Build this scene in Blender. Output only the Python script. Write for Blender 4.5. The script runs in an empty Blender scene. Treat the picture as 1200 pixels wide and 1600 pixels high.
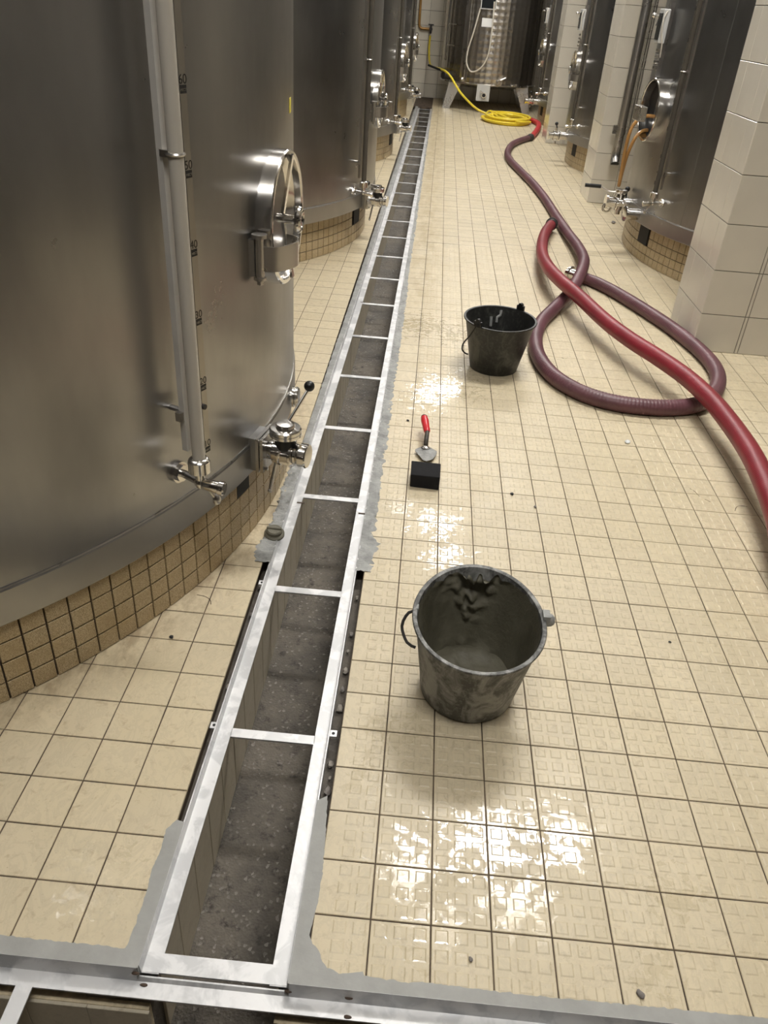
import bpy, bmesh, math, random
from mathutils import Vector, Matrix, noise
random.seed(7)
PI = math.pi
SC = bpy.context.scene
COL = SC.collection
V = Vector

# ------------------------------------------------------------------ camera
F_PX, PITCH, YAW, ROLL = 1224.853, -0.578266, -0.026834, 0.0748887
CAM = V((-0.01103, -0.98208, 1.52699))
def cam_axes():
    fwd = V((math.sin(YAW)*math.cos(PITCH), math.cos(YAW)*math.cos(PITCH), math.sin(PITCH)))
    right = V((math.cos(YAW), -math.sin(YAW), 0)); up = right.cross(fwd)
    c, s = math.cos(ROLL), math.sin(ROLL)
    return c*right+s*up, -s*right+c*up, fwd
CR, CU, CF = cam_axes()
cd = bpy.data.cameras.new('camera'); cam = bpy.data.objects.new('camera', cd); COL.objects.link(cam)
cd.sensor_fit = 'VERTICAL'; cd.sensor_height = 36.0; cd.lens = F_PX*36.0/1600.0; cd.clip_start = 0.02
m = Matrix((CR, CU, -CF)).transposed().to_4x4(); m.translation = CAM
cam.matrix_world = m; SC.camera = cam
def pixel(p):
    d = V(p)-CAM; w = d.dot(CF)
    return (600+F_PX*d.dot(CR)/w, 800-F_PX*d.dot(CU)/w, w)

# ------------------------------------------------------------------ world, light, exposure
wd = bpy.data.worlds.new('world'); SC.world = wd; wd.use_nodes = True
wd.node_tree.nodes['Background'].inputs[0].default_value = (0.9, 0.95, 1, 1)
wd.node_tree.nodes['Background'].inputs[1].default_value = 0.02
SC.view_settings.view_transform = 'Standard'; SC.view_settings.look = 'None'
SC.view_settings.gamma = 1.0; SC.view_settings.use_curve_mapping = False
SC.view_settings.exposure = 0.0
CEIL = 4.7
LAMPS = [(0.95, 3.05), (0.7, 7.5), (0.7, 12.0), (0.2, -0.9)]
LAMP_W = [112, 100, 105, 72]
LAMP_COL = (1.0, 0.98, 0.955)
for (lx, ly), pw in zip(LAMPS, LAMP_W):
    ld = bpy.data.lights.new('tube_light', 'AREA'); ld.shape = 'RECTANGLE'; ld.size = 1.5; ld.size_y = 0.30
    ld.energy = pw; ld.color = LAMP_COL
    lo = bpy.data.objects.new('tube_light', ld); COL.objects.link(lo); lo.location = (lx, ly, CEIL-0.46)
    lu = ld.copy(); lu.energy = pw*0.9                       # the open batten also throws light up at the ceiling
    lo = bpy.data.objects.new('tube_uplight', lu); COL.objects.link(lo); lo.location = (lx, ly, CEIL-0.35); lo.rotation_euler = (PI, 0, 0)

# ------------------------------------------------------------------ node helpers
class NT:
    def __init__(s, name):
        s.m = bpy.data.materials.new(name); s.m.use_nodes = True; s.t = s.m.node_tree
        s.b = s.t.nodes['Principled BSDF']; s.N = s.t.nodes; s.L = s.t.links
    def n(s, typ, **kw):
        nd = s.N.new(typ)
        for k, v in kw.items():
            if k in nd.inputs: nd.inputs[k].default_value = v
            else: setattr(nd, k, v)
        return nd
    def link(s, a, b): s.L.new(a, b)
    def setb(s, **kw):
        for k, v in kw.items(): s.b.inputs[k.replace('_', ' ')].default_value = v
    def pos(s): return s.n('ShaderNodeNewGeometry').outputs['Position']
    def obj(s): return s.n('ShaderNodeTexCoord').outputs['Object']
    def noise(s, vec, scale, detail=4, rough=0.55, dist=0.0):
        nd = s.n('ShaderNodeTexNoise'); nd.inputs['Scale'].default_value = scale; nd.inputs['Detail'].default_value = detail
        nd.inputs['Roughness'].default_value = rough; nd.inputs['Distortion'].default_value = dist
        s.link(vec, nd.inputs['Vector']); return nd.outputs['Fac']
    def ramp(s, fac, stops):
        nd = s.n('ShaderNodeValToRGB'); e = nd.color_ramp.elements
        while len(e) < len(stops): e.new(0.5)
        for el, (p, c) in zip(e, stops):
            el.position = p; el.color = (c, c, c, 1) if not isinstance(c, tuple) else (*c, 1)
        s.link(fac, nd.inputs['Fac']); return nd.outputs['Color']
    def mix(s, fac, a, b, mode='MIX'):
        nd = s.n('ShaderNodeMix', data_type='RGBA', blend_type=mode)
        for sock, v in ((nd.inputs[0], fac), (nd.inputs[6], a), (nd.inputs[7], b)):
            if isinstance(v, (int, float)): sock.default_value = v
            elif isinstance(v, tuple): sock.default_value = (*v, 1)
            else: s.link(v, sock)
        return nd.outputs[2]
    def math(s, op, a, b=None):
        nd = s.n('ShaderNodeMath', operation=op)
        for sock, v in ((nd.inputs[0], a), (nd.inputs[1], b)):
            if v is None: continue
            if isinstance(v, (int, float)): sock.default_value = v
            else: s.link(v, sock)
        return nd.outputs[0]
    def vmath(s, op, a, b):
        nd = s.n('ShaderNodeVectorMath', operation=op)
        for sock, v in ((nd.inputs[0], a), (nd.inputs[1], b)):
            if isinstance(v, tuple): sock.default_value = v
            else: s.link(v, sock)
        return nd.outputs[0]
    def bump(s, h, strength=0.3, dist=0.002):
        nd = s.n('ShaderNodeBump'); nd.inputs['Strength'].default_value = strength; nd.inputs['Distance'].default_value = dist
        s.link(h, nd.inputs['Height']); s.link(nd.outputs['Normal'], s.b.inputs['Normal'])
    def color(s, c):
        if isinstance(c, tuple): s.b.inputs['Base Color'].default_value = (*c, 1)
        else: s.link(c, s.b.inputs['Base Color'])
    def rough(s, r):
        if isinstance(r, float): s.b.inputs['Roughness'].default_value = r
        else: s.link(r, s.b.inputs['Roughness'])

def mat_plain(name, col, rough=0.5, metal=0.0, var=0.0, vs=20, bump=0.0, bs=200):
    t = NT(name); t.setb(Metallic=metal); p = t.obj()
    if var:
        n = t.noise(p, vs); t.color(t.mix(t.ramp(n, [(0.3, 0.0), (0.7, 1.0)]), tuple(x*(1-var) for x in col), tuple(min(1, x*(1+var)) for x in col)))
    else: t.color(col)
    t.rough(rough)
    if bump: t.bump(t.noise(p, bs, 3), bump)
    return t.m

# floor tiles -----------------------------------------------------------------
WET = [(0.12, 1.33, 0.16), (0.15, 1.12, 0.16), (0.17, 2.5, 0.30), (0.06, 2.35, 0.22), (0.25, 0.10, 0.20), (0.42, 0.12, 0.16),
       (-0.04, 0.22, 0.12), (0.06, 0.0, 0.14), (0.12, -0.14, 0.14), (0.3, -0.06, 0.14), (0.62, 0.0, 0.14), (-0.03, 1.4, 0.14),
       (-0.55, -0.1, 0.14), (0.02, 0.35, 0.16), (0.55, -0.16, 0.1), (0.0, 3.3, .35), (0.2, 3.2, .3)]
def tile_material(name, base, dark, off, stain, wet=True, scuff=False, band=False):
    t = NT(name); p = t.pos()
    cell = t.n('ShaderNodeVectorMath', operation='FLOOR')
    t.link(t.vmath('MULTIPLY', t.vmath('SUBTRACT', p, (off[0], off[1], 0)), (1/0.12, 1/0.12, 0)), cell.inputs[0])
    wn = t.n('ShaderNodeTexWhiteNoise', noise_dimensions='2D'); t.link(cell.outputs[0], wn.inputs['Vector'])
    c = t.mix(wn.outputs['Value'], tuple(x*0.93 for x in base), tuple(x*1.04 for x in base))
    big = t.ramp(t.noise(p, 1.7, 5, 0.6), [(0.38, 0.0), (0.68, 1.0)])
    c = t.mix(t.math('MULTIPLY', big, 0.55), c, tuple(a*b for a, b in zip(base, (0.9, 0.88, 0.80))))
    fine = t.ramp(t.noise(p, 38, 6, 0.65, 0.6), [(0.56, 0.0), (0.74, 1.0)])
    c = t.mix(t.math('MULTIPLY', fine, stain), c, dark)
    vein = t.ramp(t.noise(t.vmath('MULTIPLY', p, (1.0, 0.55, 1)), 16, 8, 0.7, 1.6), [(0.44, 0.0), (0.50, 1.0), (0.56, 0.0)])
    c = t.mix(t.math('MULTIPLY', vein, stain*0.55), c, tuple(a*0.72 for a in base))
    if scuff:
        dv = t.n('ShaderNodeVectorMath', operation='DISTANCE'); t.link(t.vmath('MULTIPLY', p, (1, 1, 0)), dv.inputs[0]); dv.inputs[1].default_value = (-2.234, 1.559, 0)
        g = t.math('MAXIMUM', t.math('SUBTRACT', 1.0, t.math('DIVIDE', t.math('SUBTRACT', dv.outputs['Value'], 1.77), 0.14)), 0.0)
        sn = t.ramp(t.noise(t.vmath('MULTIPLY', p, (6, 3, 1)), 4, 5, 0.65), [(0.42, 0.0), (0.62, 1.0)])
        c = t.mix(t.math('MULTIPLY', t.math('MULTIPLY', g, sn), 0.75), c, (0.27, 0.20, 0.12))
    if band:
        sx = t.n('ShaderNodeSeparateXYZ'); t.link(p, sx.inputs[0])
        g = t.math('MAXIMUM', t.math('SUBTRACT', 1.0, t.math('DIVIDE', t.math('ABSOLUTE', t.math('ADD', sx.outputs[0], 0.02)), 0.2)), 0.0)
        g = t.math('MULTIPLY', g, t.ramp(t.math('DIVIDE', sx.outputs[1], 10.0), [(0.18, 0.0), (0.42, 1.0)]))
        sn = t.ramp(t.noise(t.vmath('MULTIPLY', p, (3, 0.8, 1)), 5, 5, 0.65), [(0.36, 0.0), (0.62, 1.0)])
        c = t.mix(t.math('MULTIPLY', t.math('MULTIPLY', g, sn), 0.7), c, (0.38, 0.29, 0.14))
    sp = t.ramp(t.noise(p, 160, 2, 0.5), [(0.70, 0.0), (0.76, 1.0)])
    c = t.mix(t.math('MULTIPLY', sp, 0.45), c, tuple(x*0.5 for x in dark))
    t.color(c)
    r = t.ramp(t.noise(p, 9, 4, 0.6), [(0.3, 0.36), (0.7, 0.52)])
    if wet:
        acc = None
        for (wx, wy, wr) in WET:
            dv = t.n('ShaderNodeVectorMath', operation='DISTANCE'); t.link(p, dv.inputs[0]); dv.inputs[1].default_value = (wx, wy, 0)
            g = t.math('MAXIMUM', t.math('SUBTRACT', 1.0, t.math('DIVIDE', dv.outputs['Value'], wr)), 0.0)
            acc = g if acc is None else t.math('MAXIMUM', acc, g)
        wn2 = t.noise(p, 34, 4, 0.6, 0.8)
        w = t.ramp(t.math('ADD', wn2, t.math('MULTIPLY', acc, 0.30)), [(0.68, 0.0), (0.74, 1.0)])
        r = t.mix(w, r, (0.14, 0.14, 0.14))
        t.link(t.math('MULTIPLY', w, 0.55), t.b.inputs['Coat Weight']); t.b.inputs['Coat Roughness'].default_value = 0.04
    t.rough(r)
    t.bump(t.noise(p, 55, 4, 0.6), 0.25, 0.002)
    return t.m
M = {}
M['tile_relief'] = tile_material('relief_tile_cream', (0.615, 0.53, 0.37), (0.33, 0.258, 0.155), (0, 0), 0.6, band=True)
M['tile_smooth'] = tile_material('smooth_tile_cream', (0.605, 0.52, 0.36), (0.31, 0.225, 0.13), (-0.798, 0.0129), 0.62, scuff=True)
def grout():
    t = NT('brown_grout'); p = t.pos()
    t.color(t.mix(t.ramp(t.noise(p, 14, 4), [(0.35, 0.0), (0.65, 1.0)]), (0.035, 0.022, 0.014), (0.12, 0.085, 0.055)))
    t.rough(0.8); return t.m
M['grout'] = grout()
def mortar(name, a, b, r=0.75, bs=0.5):
    t = NT(name); p = t.pos()
    c = t.mix(t.ramp(t.noise(p, 12, 6, 0.6), [(0.35, 0.0), (0.65, 1.0)]), a, b)
    t.color(c); t.rough(t.ramp(t.noise(p, 6, 3), [(0.35, r-0.25), (0.65, r)])); t.bump(t.noise(p, 90, 6, 0.65), bs, 0.004); return t.m
M['mortar'] = mortar('grey_mortar', (0.29, 0.29, 0.27), (0.36, 0.36, 0.34), 0.7, 0.12)
M['mortar_rough'] = mortar('rough_grey_mortar', (0.19, 0.195, 0.185), (0.37, 0.375, 0.36), 0.6, 0.9)
M['mortar_wet'] = mortar('wet_mortar', (0.10, 0.093, 0.064), (0.155, 0.145, 0.105), 0.6, 0.6)
M['concrete'] = mortar('dark_concrete', (0.07, 0.06, 0.048), (0.15, 0.13, 0.105), 0.85, 0.9)
def aggregate():
    t = NT('trench_aggregate'); p = t.pos()
    v = t.n('ShaderNodeTexVoronoi'); v.inputs['Scale'].default_value = 150; t.link(p, v.inputs['Vector'])
    n = t.noise(p, 5, 8, 0.7)
    c = t.mix(t.ramp(n, [(0.35, 0.0), (0.62, 1.0)]), (0.048, 0.042, 0.034), (0.17, 0.15, 0.122))
    c = t.mix(t.ramp(v.outputs['Color'], [(0.80, 0.0), (0.90, 0.7)]), c, (0.30, 0.28, 0.25))
    d = t.ramp(t.noise(p, 30, 5, 0.7), [(0.30, 1.0), (0.45, 0.0)])
    c = t.mix(t.math('MULTIPLY', d, 0.8), c, (0.015, 0.013, 0.011))
    t.color(c); t.rough(t.ramp(n, [(0.35, 0.35), (0.6, 0.85)]))
    t.bump(t.math('ADD', t.math('MULTIPLY', v.outputs['Distance'], 0.35), t.noise(p, 45, 9, 0.75)), 0.9, 0.008); return t.m
M['aggregate'] = aggregate()
M['pit_tile'] = tile_material('trench_wall_tile', (0.50, 0.45, 0.35), (0.22, 0.17, 0.11), (0, 0), 0.5, wet=False)
def steel(name, col, rough, aniso=0.0, streak=0.0, bumpy=0.0, var=0.12):
    t = NT(name); t.setb(Metallic=1.0); p = t.obj()
    n = t.noise(t.vmath('MULTIPLY', p, (1, 1, 0.35)), 2.2, 5, 0.6)
    t.color(t.mix(t.ramp(n, [(0.3, 0.0), (0.7, 1.0)]), tuple(x*(1-var) for x in col), tuple(x*(1+var*0.5) for x in col)))
    sm = t.noise(p, 5, 5, 0.65)
    t.rough(t.ramp(sm, [(0.3, rough*0.85), (0.7, rough*1.2)]))
    if aniso:
        t.setb(Anisotropic=aniso); tg = t.n('ShaderNodeTangent', direction_type='RADIAL', axis='Z'); t.link(tg.outputs[0], t.b.inputs['Tangent'])
    if bumpy: t.bump(t.noise(t.vmath('MULTIPLY', p, (3, 3, 1.2)), 1.0, 3), bumpy, 0.02)
    return t.m
M['shell'] = steel('brushed_tank_steel', (0.40, 0.397, 0.392), 0.31, 0.6, var=0.26)
M['skirt'] = steel('skirt_steel', (0.40, 0.395, 0.385), 0.38, 0.3)
M['chrome'] = steel('polished_steel', (0.72, 0.70, 0.67), 0.13)
M['steel'] = steel('satin_steel', (0.60, 0.58, 0.55), 0.28)
def rail_steel():
    t = NT('new_stainless_rail'); t.setb(Metallic=0.75); p = t.pos()
    n = t.noise(p, 14, 4, 0.6, 0.5)
    t.color(t.mix(t.ramp(n, [(0.45, 0.0), (0.55, 1.0)]), (0.52, 0.525, 0.53), (0.68, 0.68, 0.68)))
    t.rough(t.ramp(n, [(0.45, 0.42), (0.55, 0.55)])); t.bump(t.noise(p, 40, 3), 0.12); return t.m
M['rail'] = rail_steel()
def marbled():
    t = NT('circular_polished_steel'); t.setb(Metallic=1.0); p = t.obj()
    sx = t.n('ShaderNodeSeparateXYZ'); t.link(p, sx.inputs[0])
    ang = t.math('MULTIPLY', t.math('ARCTAN2', sx.outputs[1], sx.outputs[0]), 0.84)
    cb = t.n('ShaderNodeCombineXYZ'); t.link(ang, cb.inputs[0]); t.link(sx.outputs[2], cb.inputs[1])
    v = t.n('ShaderNodeTexVoronoi', voronoi_dimensions='2D'); v.inputs['Scale'].default_value = 11; v.inputs['Randomness'].default_value = 0.12
    t.link(cb.outputs[0], v.inputs['Vector'])
    t.color((0.50, 0.47, 0.43)); t.rough(0.26); t.bump(v.outputs['Distance'], 0.30, 0.03); return t.m
M['marbled'] = marbled()
def plinth_tile():
    t = NT('speckled_plinth_tile'); p = t.pos()
    v = t.noise(p, 420, 2, 0.6); n = t.noise(p, 7, 4, 0.6)
    c = t.mix(t.ramp(v, [(0.38, 0.0), (0.62, 1.0)]), (0.28, 0.205, 0.105), (0.60, 0.485, 0.305))
    c = t.mix(t.math('MULTIPLY', t.ramp(n, [(0.4, 0.0), (0.7, 1.0)]), 0.45), c, (0.36, 0.25, 0.11))
    t.color(c); t.rough(0.38); return t.m
M['plinth_tile'] = plinth_tile()
M['plinth_grout'] = mat_plain('dark_plinth_grout', (0.035, 0.022, 0.012), 0.85)
M['wall_tile'] = mat_plain('cream_wall_tile', (0.66, 0.62, 0.53), 0.16, var=0.04, vs=3)
M['wall_grout'] = mat_plain('wall_grout', (0.13, 0.115, 0.09), 0.85)
M['paint'] = mat_plain('ceiling_paint', (0.62, 0.60, 0.56), 0.9)
M['wall_paint'] = mat_plain('wall_paint', (0.56, 0.53, 0.47), 0.85)
M['black_plastic'] = mat_plain('black_plastic', (0.012, 0.012, 0.012), 0.35)
M['black_foam'] = mat_plain('black_foam', (0.006, 0.006, 0.007), 0.95, bump=0.6, bs=350)
M['red_plastic'] = mat_plain('red_handle_plastic', (0.62, 0.02, 0.03), 0.3)
M['dark_wood'] = mat_plain('dark_ferrule', (0.05, 0.042, 0.03), 0.55, var=0.4, vs=60)
M['dark_rubber'] = mat_plain('dark_rubber', (0.03, 0.027, 0.025), 0.6)
M['screen'] = mat_plain('dark_screen', (0.014, 0.016, 0.018), 0.2)
M['device'] = mat_plain('grey_device_casing', (0.52, 0.52, 0.50), 0.4)
M['cable'] = mat_plain('pale_cable', (0.60, 0.56, 0.48), 0.5)
M['copper_hose'] = mat_plain('amber_tubing', (0.42, 0.22, 0.07), 0.25)
M['clear_tube'] = mat_plain('yellowed_clear_tube', (0.46, 0.43, 0.37), 0.18)
M['yellow_hose'] = mat_plain('yellow_hose', (0.80, 0.62, 0.04), 0.4, var=0.08)
M['purple_hose'] = mat_plain('wine_purple_hose', (0.125, 0.052, 0.062), 0.42, var=0.22, vs=5)
M['faded_hose'] = M['purple_hose']
M['red_hose'] = mat_plain('red_hose', (0.22, 0.016, 0.026), 0.42, var=0.15, vs=5)
M['red_hose_far'] = mat_plain('bright_red_hose', (0.48, 0.03, 0.035), 0.45, var=0.1, vs=5)
M['rust'] = mat_plain('rust_mark', (0.06, 0.038, 0.024), 0.8)
M['brown_pipe'] = mat_plain('old_copper_pipe', (0.36, 0.19, 0.05), 0.4, 0.3)
M['yellow_sticker'] = mat_plain('yellow_sticker', (0.65, 0.55, 0.05), 0.5)
M['white_paper'] = mat_plain('white_plate', (0.75, 0.75, 0.74), 0.5)
M['glass_bit'] = mat_plain('pale_glass_bit', (0.75, 0.78, 0.78), 0.1)
M['stone'] = mat_plain('grey_stone', (0.20, 0.18, 0.16), 0.7, var=0.3, vs=30, bump=0.5)
M['pebble'] = mat_plain('pale_pebble', (0.30, 0.27, 0.23), 0.7, var=0.4, vs=40)
M['orange_stone'] = mat_plain('broken_tile_edge', (0.5, 0.42, 0.28), 0.8, var=0.3, vs=50, bump=0.5)
M['ink_shade'] = mat_plain('ink_and_shade_black', (0.01, 0.01, 0.01), 0.6)  # black for print and crumbs, also for shade painted into openings
M['tube_plate'] = mat_plain('satin_aluminium_plate', (0.50, 0.48, 0.44), 0.42, 0.15, var=0.1, vs=6)
M['dark_tube'] = mat_plain('dark_level_tube', (0.07, 0.062, 0.05), 0.2)
M['strip'] = steel('scale_strip_steel', (0.40, 0.38, 0.34), 0.4)
M['lamp_body'] = mat_plain('lamp_body', (0.7, 0.7, 0.68), 0.5)
def bucket_mat(name, base, smear, amount, rough):
    t = NT(name); p = t.obj()
    n = t.noise(t.vmath('MULTIPLY', p, (1, 1, 0.45)), 16, 6, 0.65, 0.7)
    f = t.ramp(n, [(0.58-amount*0.3, 0.0), (0.66-amount*0.16, 1.0)])
    c = t.mix(f, base, smear)
    f2 = t.ramp(t.noise(p, 60, 5, 0.7), [(0.5, 0.0), (0.7, 1.0)])
    c = t.mix(t.math('MULTIPLY', f2, 0.45), c, tuple(x*1.5 for x in smear))
    t.color(c); t.rough(rough); t.bump(n, 0.3, 0.002); return t.m
M['bucket_grey'] = bucket_mat('mortar_smeared_rubber', (0.075, 0.075, 0.07), (0.30, 0.30, 0.285), 0.45, 0.6)
M['bucket_black'] = bucket_mat('black_bucket_rubber', (0.013, 0.013, 0.012), (0.055, 0.055, 0.045), 0.22, 0.45)

# ------------------------------------------------------------------ mesh helpers
class MB:
    def __init__(s): s.v = []; s.f = []
    def add(s, vs, fs):
        o = len(s.v); s.v += [tuple(x) for x in vs]; s.f += [tuple(i+o for i in f) for f in fs]; return s
    def box(s, c, d, R=None):
        c = V(c); hx, hy, hz = d[0]/2, d[1]/2, d[2]/2
        vs = [V((x, y, z)) for x in (-hx, hx) for y in (-hy, hy) for z in (-hz, hz)]
        if R is not None: vs = [R @ v for v in vs]
        return s.add([c+v for v in vs], [(0,1,3,2), (4,6,7,5), (0,4,5,1), (2,3,7,6), (0,2,6,4), (1,5,7,3)])
    def bbox(s, x0, x1, y0, y1, z0, z1): return s.box(((x0+x1)/2, (y0+y1)/2, (z0+z1)/2), (x1-x0, y1-y0, z1-z0))
    def ring_surface(s, rings, closed=True, cap0=False, cap1=False):
        n = len(rings[0]); vs = [p for r in rings for p in r]; fs = []
        for i in range(len(rings)-1):
            for j in range(n if closed else n-1):
                k = (j+1) % n; fs.append((i*n+j, i*n+k, (i+1)*n+k, (i+1)*n+j))
        if cap0: fs.append(tuple(range(n-1, -1, -1)))
        if cap1: fs.append(tuple((len(rings)-1)*n+j for j in range(n)))
        return s.add(vs, fs)
    def lathe(s, prof, O=(0, 0, 0), axis=(0, 0, 1), n=24, cap0=True, cap1=True):
        O = V(O); a = V(axis).normalized(); u = a.orthogonal().normalized(); w = a.cross(u)
        rings = [[O+a*h+(u*math.cos(2*PI*j/n)+w*math.sin(2*PI*j/n))*r for j in range(n)] for r, h in prof]
        return s.ring_surface(rings, True, cap0, cap1)
    def cyl(s, p0, p1, r0, r1=None, n=16):
        p0 = V(p0); p1 = V(p1); return s.lathe([(r0, 0), (r0 if r1 is None else r1, (p1-p0).length)], p0, p1-p0, n)
    def tube(s, pts, r, n=10, caps=True, rib=None):
        pts = [V(p) for p in pts]; u = None; rings = []
        for i, p in enumerate(pts):
            t = (pts[min(i+1, len(pts)-1)]-pts[max(i-1, 0)]).normalized()
            if u is None: u = t.orthogonal().normalized()
            u = (u-t*u.dot(t)).normalized(); w = t.cross(u)
            rr = r(i) if callable(r) else r
            rings.append([p+(u*math.cos(2*PI*j/n)+w*math.sin(2*PI*j/n))*rr for j in range(n)])
        return s.ring_surface(rings, True, caps, caps)
    def torus(s, c, axis, R, r, n=32, k=8):
        c = V(c); a = V(axis).normalized(); u = a.orthogonal().normalized(); w = a.cross(u); rings = []
        for i in range(n+1):
            d = u*math.cos(2*PI*i/n)+w*math.sin(2*PI*i/n)
            rings.append([c+d*(R+r*math.cos(2*PI*j/k))+a*r*math.sin(2*PI*j/k) for j in range(k)])
        return s.ring_surface(rings)
    def ball(s, c, r, sq=(1, 1, 1), n=12, k=8, jit=0.0):
        c = V(c); rings = []
        for i in range(1, k):
            th = PI*i/k
            rings.append([c+V((r*sq[0]*math.sin(th)*math.cos(2*PI*j/n), r*sq[1]*math.sin(th)*math.sin(2*PI*j/n), r*sq[2]*math.cos(th)))*(1+random.uniform(-jit, jit)) for j in range(n)])
        return s.ring_surface(rings, True, True, True)
    def prism(s, poly, z0, z1):
        n = len(poly); vs = [(x, y, z0) for x, y in poly]+[(x, y, z1) for x, y in poly]
        fs = [tuple(range(n-1, -1, -1)), tuple(range(n, 2*n))]+[(i, (i+1) % n, n+(i+1) % n, n+i) for i in range(n)]
        return s.add(vs, fs)
    def mesh(s, name, mat, smooth=True, ang=35):
        me = bpy.data.meshes.new(name); me.from_pydata(s.v, [], s.f); me.materials.append(mat)
        bm = bmesh.new(); bm.from_mesh(me); bmesh.ops.recalc_face_normals(bm, faces=bm.faces); bm.to_mesh(me); bm.free()
        if smooth:
            me.polygons.foreach_set('use_smooth', [True]*len(me.polygons)); me.set_sharp_from_angle(angle=math.radians(ang))
        me.update(); return me
    def build(s, name, mat, parent=None, smooth=True, ang=35, bevel=0, kind=None):
        return link(name, s.mesh(name, M[mat] if isinstance(mat, str) else mat, smooth, ang), parent, bevel, kind)
def link(name, me, parent=None, bevel=0, kind=None):
    o = bpy.data.objects.new(name, me); COL.objects.link(o)
    if parent is not None: o.parent = parent
    if bevel:
        b = o.modifiers.new('bevel', 'BEVEL'); b.width = bevel; b.segments = 2; b.limit_method = 'ANGLE'
    if kind: o['kind'] = kind
    return o
def empty(name, loc=(0, 0, 0)):
    o = bpy.data.objects.new(name, None); COL.objects.link(o); o.location = loc; o.empty_display_size = 0.1; return o
def tag(o, label, cat, group=None, kind=None):
    o['label'] = label; o['category'] = cat
    if group: o['group'] = group
    if kind: o['kind'] = kind
    return o
def lab(o, label): o['label'] = label; return o
def catmull(P, step):
    P = [V(p) for p in P]; out = []
    for i in range(len(P)-1):
        a, b, c, d = P[max(i-1, 0)], P[i], P[i+1], P[min(i+2, len(P)-1)]
        n = max(2, int((c-b).length/step))
        for k in range(n):
            t = k/n; out.append(0.5*((2*b)+(c-a)*t+(2*a-5*b+4*c-d)*t*t+(3*b-a-3*c+d)*t**3))
    out.append(P[-1]); return out
def chamfer_box(mb, x0, x1, y0, y1, z0, z1, c):
    a = [(x0, y0, z0), (x1, y0, z0), (x1, y1, z0), (x0, y1, z0)]
    b = [(x0, y0, z1-c), (x1, y0, z1-c), (x1, y1, z1-c), (x0, y1, z1-c)]
    d = [(x0+c, y0+c, z1), (x1-c, y0+c, z1), (x1-c, y1-c, z1), (x0+c, y1-c, z1)]
    fs = [(8, 9, 10, 11)]
    for i in range(4):
        k = (i+1) % 4; fs += [(i, k, 4+k, 4+i), (4+i, 4+k, 8+k, 8+i)]
    return mb.add(a+b+d, fs)

# ------------------------------------------------------------------ drain geometry
CH0, CH1 = -0.2535, 14.35
def drift(y): y = max(y, 0.0); return 0.007*min(y, 3.5)+0.0035*max(0, y-3.5)
def xl(y): return -0.422+drift(y)          # outer line of the left rail
def xr(y): return -0.143+0.0025*max(y, 0)  # outer line of the right rail
SEAT = -0.025

# ------------------------------------------------------------------ room shell
WX0, WX1, WY0, WY1 = -4.7, 5.8, -5.2, 15.95
def wall(name, mb, label):
    o = mb.build(name, 'wall_paint', smooth=False); o['kind'] = 'structure'; tag(o, label, 'wall'); return o
wall('wall_left', MB().bbox(WX0-0.2, WX0, WY0, WY1, -0.4, CEIL), 'pale hall wall behind the left row of tanks')
wall('wall_right', MB().bbox(WX1, WX1+0.2, WY0, WY1, -0.4, CEIL), 'pale hall wall behind the right row of tanks')
wall('wall_front', MB().bbox(WX0, WX1, WY0-0.2, WY0, -0.4, CEIL), 'unseen hall wall behind the viewer, darkened to cut bounced light').data.materials[0] = M['concrete']  # out of view; dark material chosen to cut light bounced forward
wb = MB().bbox(WX0, WX1, WY1+0.012, WY1+0.25, -0.4, CEIL).build('wall_back', 'wall_grout', smooth=False)
tag(wb, 'cream tiled end wall of the cellar behind the marbled tank', 'wall', kind='structure')
me_bt = MB(); chamfer_box(me_bt, -0.116, 0.116, -0.114, 0.114, 0, 0.012, 0.002)
me_bt = me_bt.mesh('wall_tile', M['wall_tile'], False)
rest = MB(); RX = Matrix.Rotation(PI/2, 4, 'X')
for i in range(-18, 24):
    for k in range(0, 20):
        cx, cz = i*0.236+0.05, 0.117+k*0.234
        if -0.8 < cx < 0.35 and cz < 1.9:
            o = link('wall_tile', me_bt, wb); o.location = (cx, WY1+0.012, cz); o.rotation_euler = (PI/2, 0, 0)
        else: rest.bbox(cx-0.116, cx+0.116, WY1, WY1+0.012, cz-0.115, cz+0.115)
rest.build('wall_tile_field', 'wall_tile', wb, False, kind='stuff')
ce = MB().bbox(WX0-0.2, WX1+0.2, WY0-0.2, WY1+0.2, CEIL, CEIL+0.2).build('ceiling', 'paint', smooth=False); tag(ce, 'plain off-white ceiling over the cellar aisle', 'ceiling', kind='structure')
for i, (lx, ly) in enumerate(LAMPS):
    r = empty('ceiling_lamp', (lx, ly, CEIL-0.44))
    MB().bbox(-0.8, 0.8, -0.14, 0.14, 0.0, 0.07).build('housing', 'lamp_body', r, False)
    for sx in (-0.6, 0.6): MB().cyl((sx, 0, 0.07), (sx, 0, 0.44), 0.008).build('hanger', 'steel', r)
    tag(r, ['suspended strip lamp over the near end of the aisle', 'suspended strip lamp over the middle of the aisle', 'suspended strip lamp over the far end of the aisle', 'suspended strip lamp above and behind the viewer'][i], 'lamp', 'strip lamps above the aisle')

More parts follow.
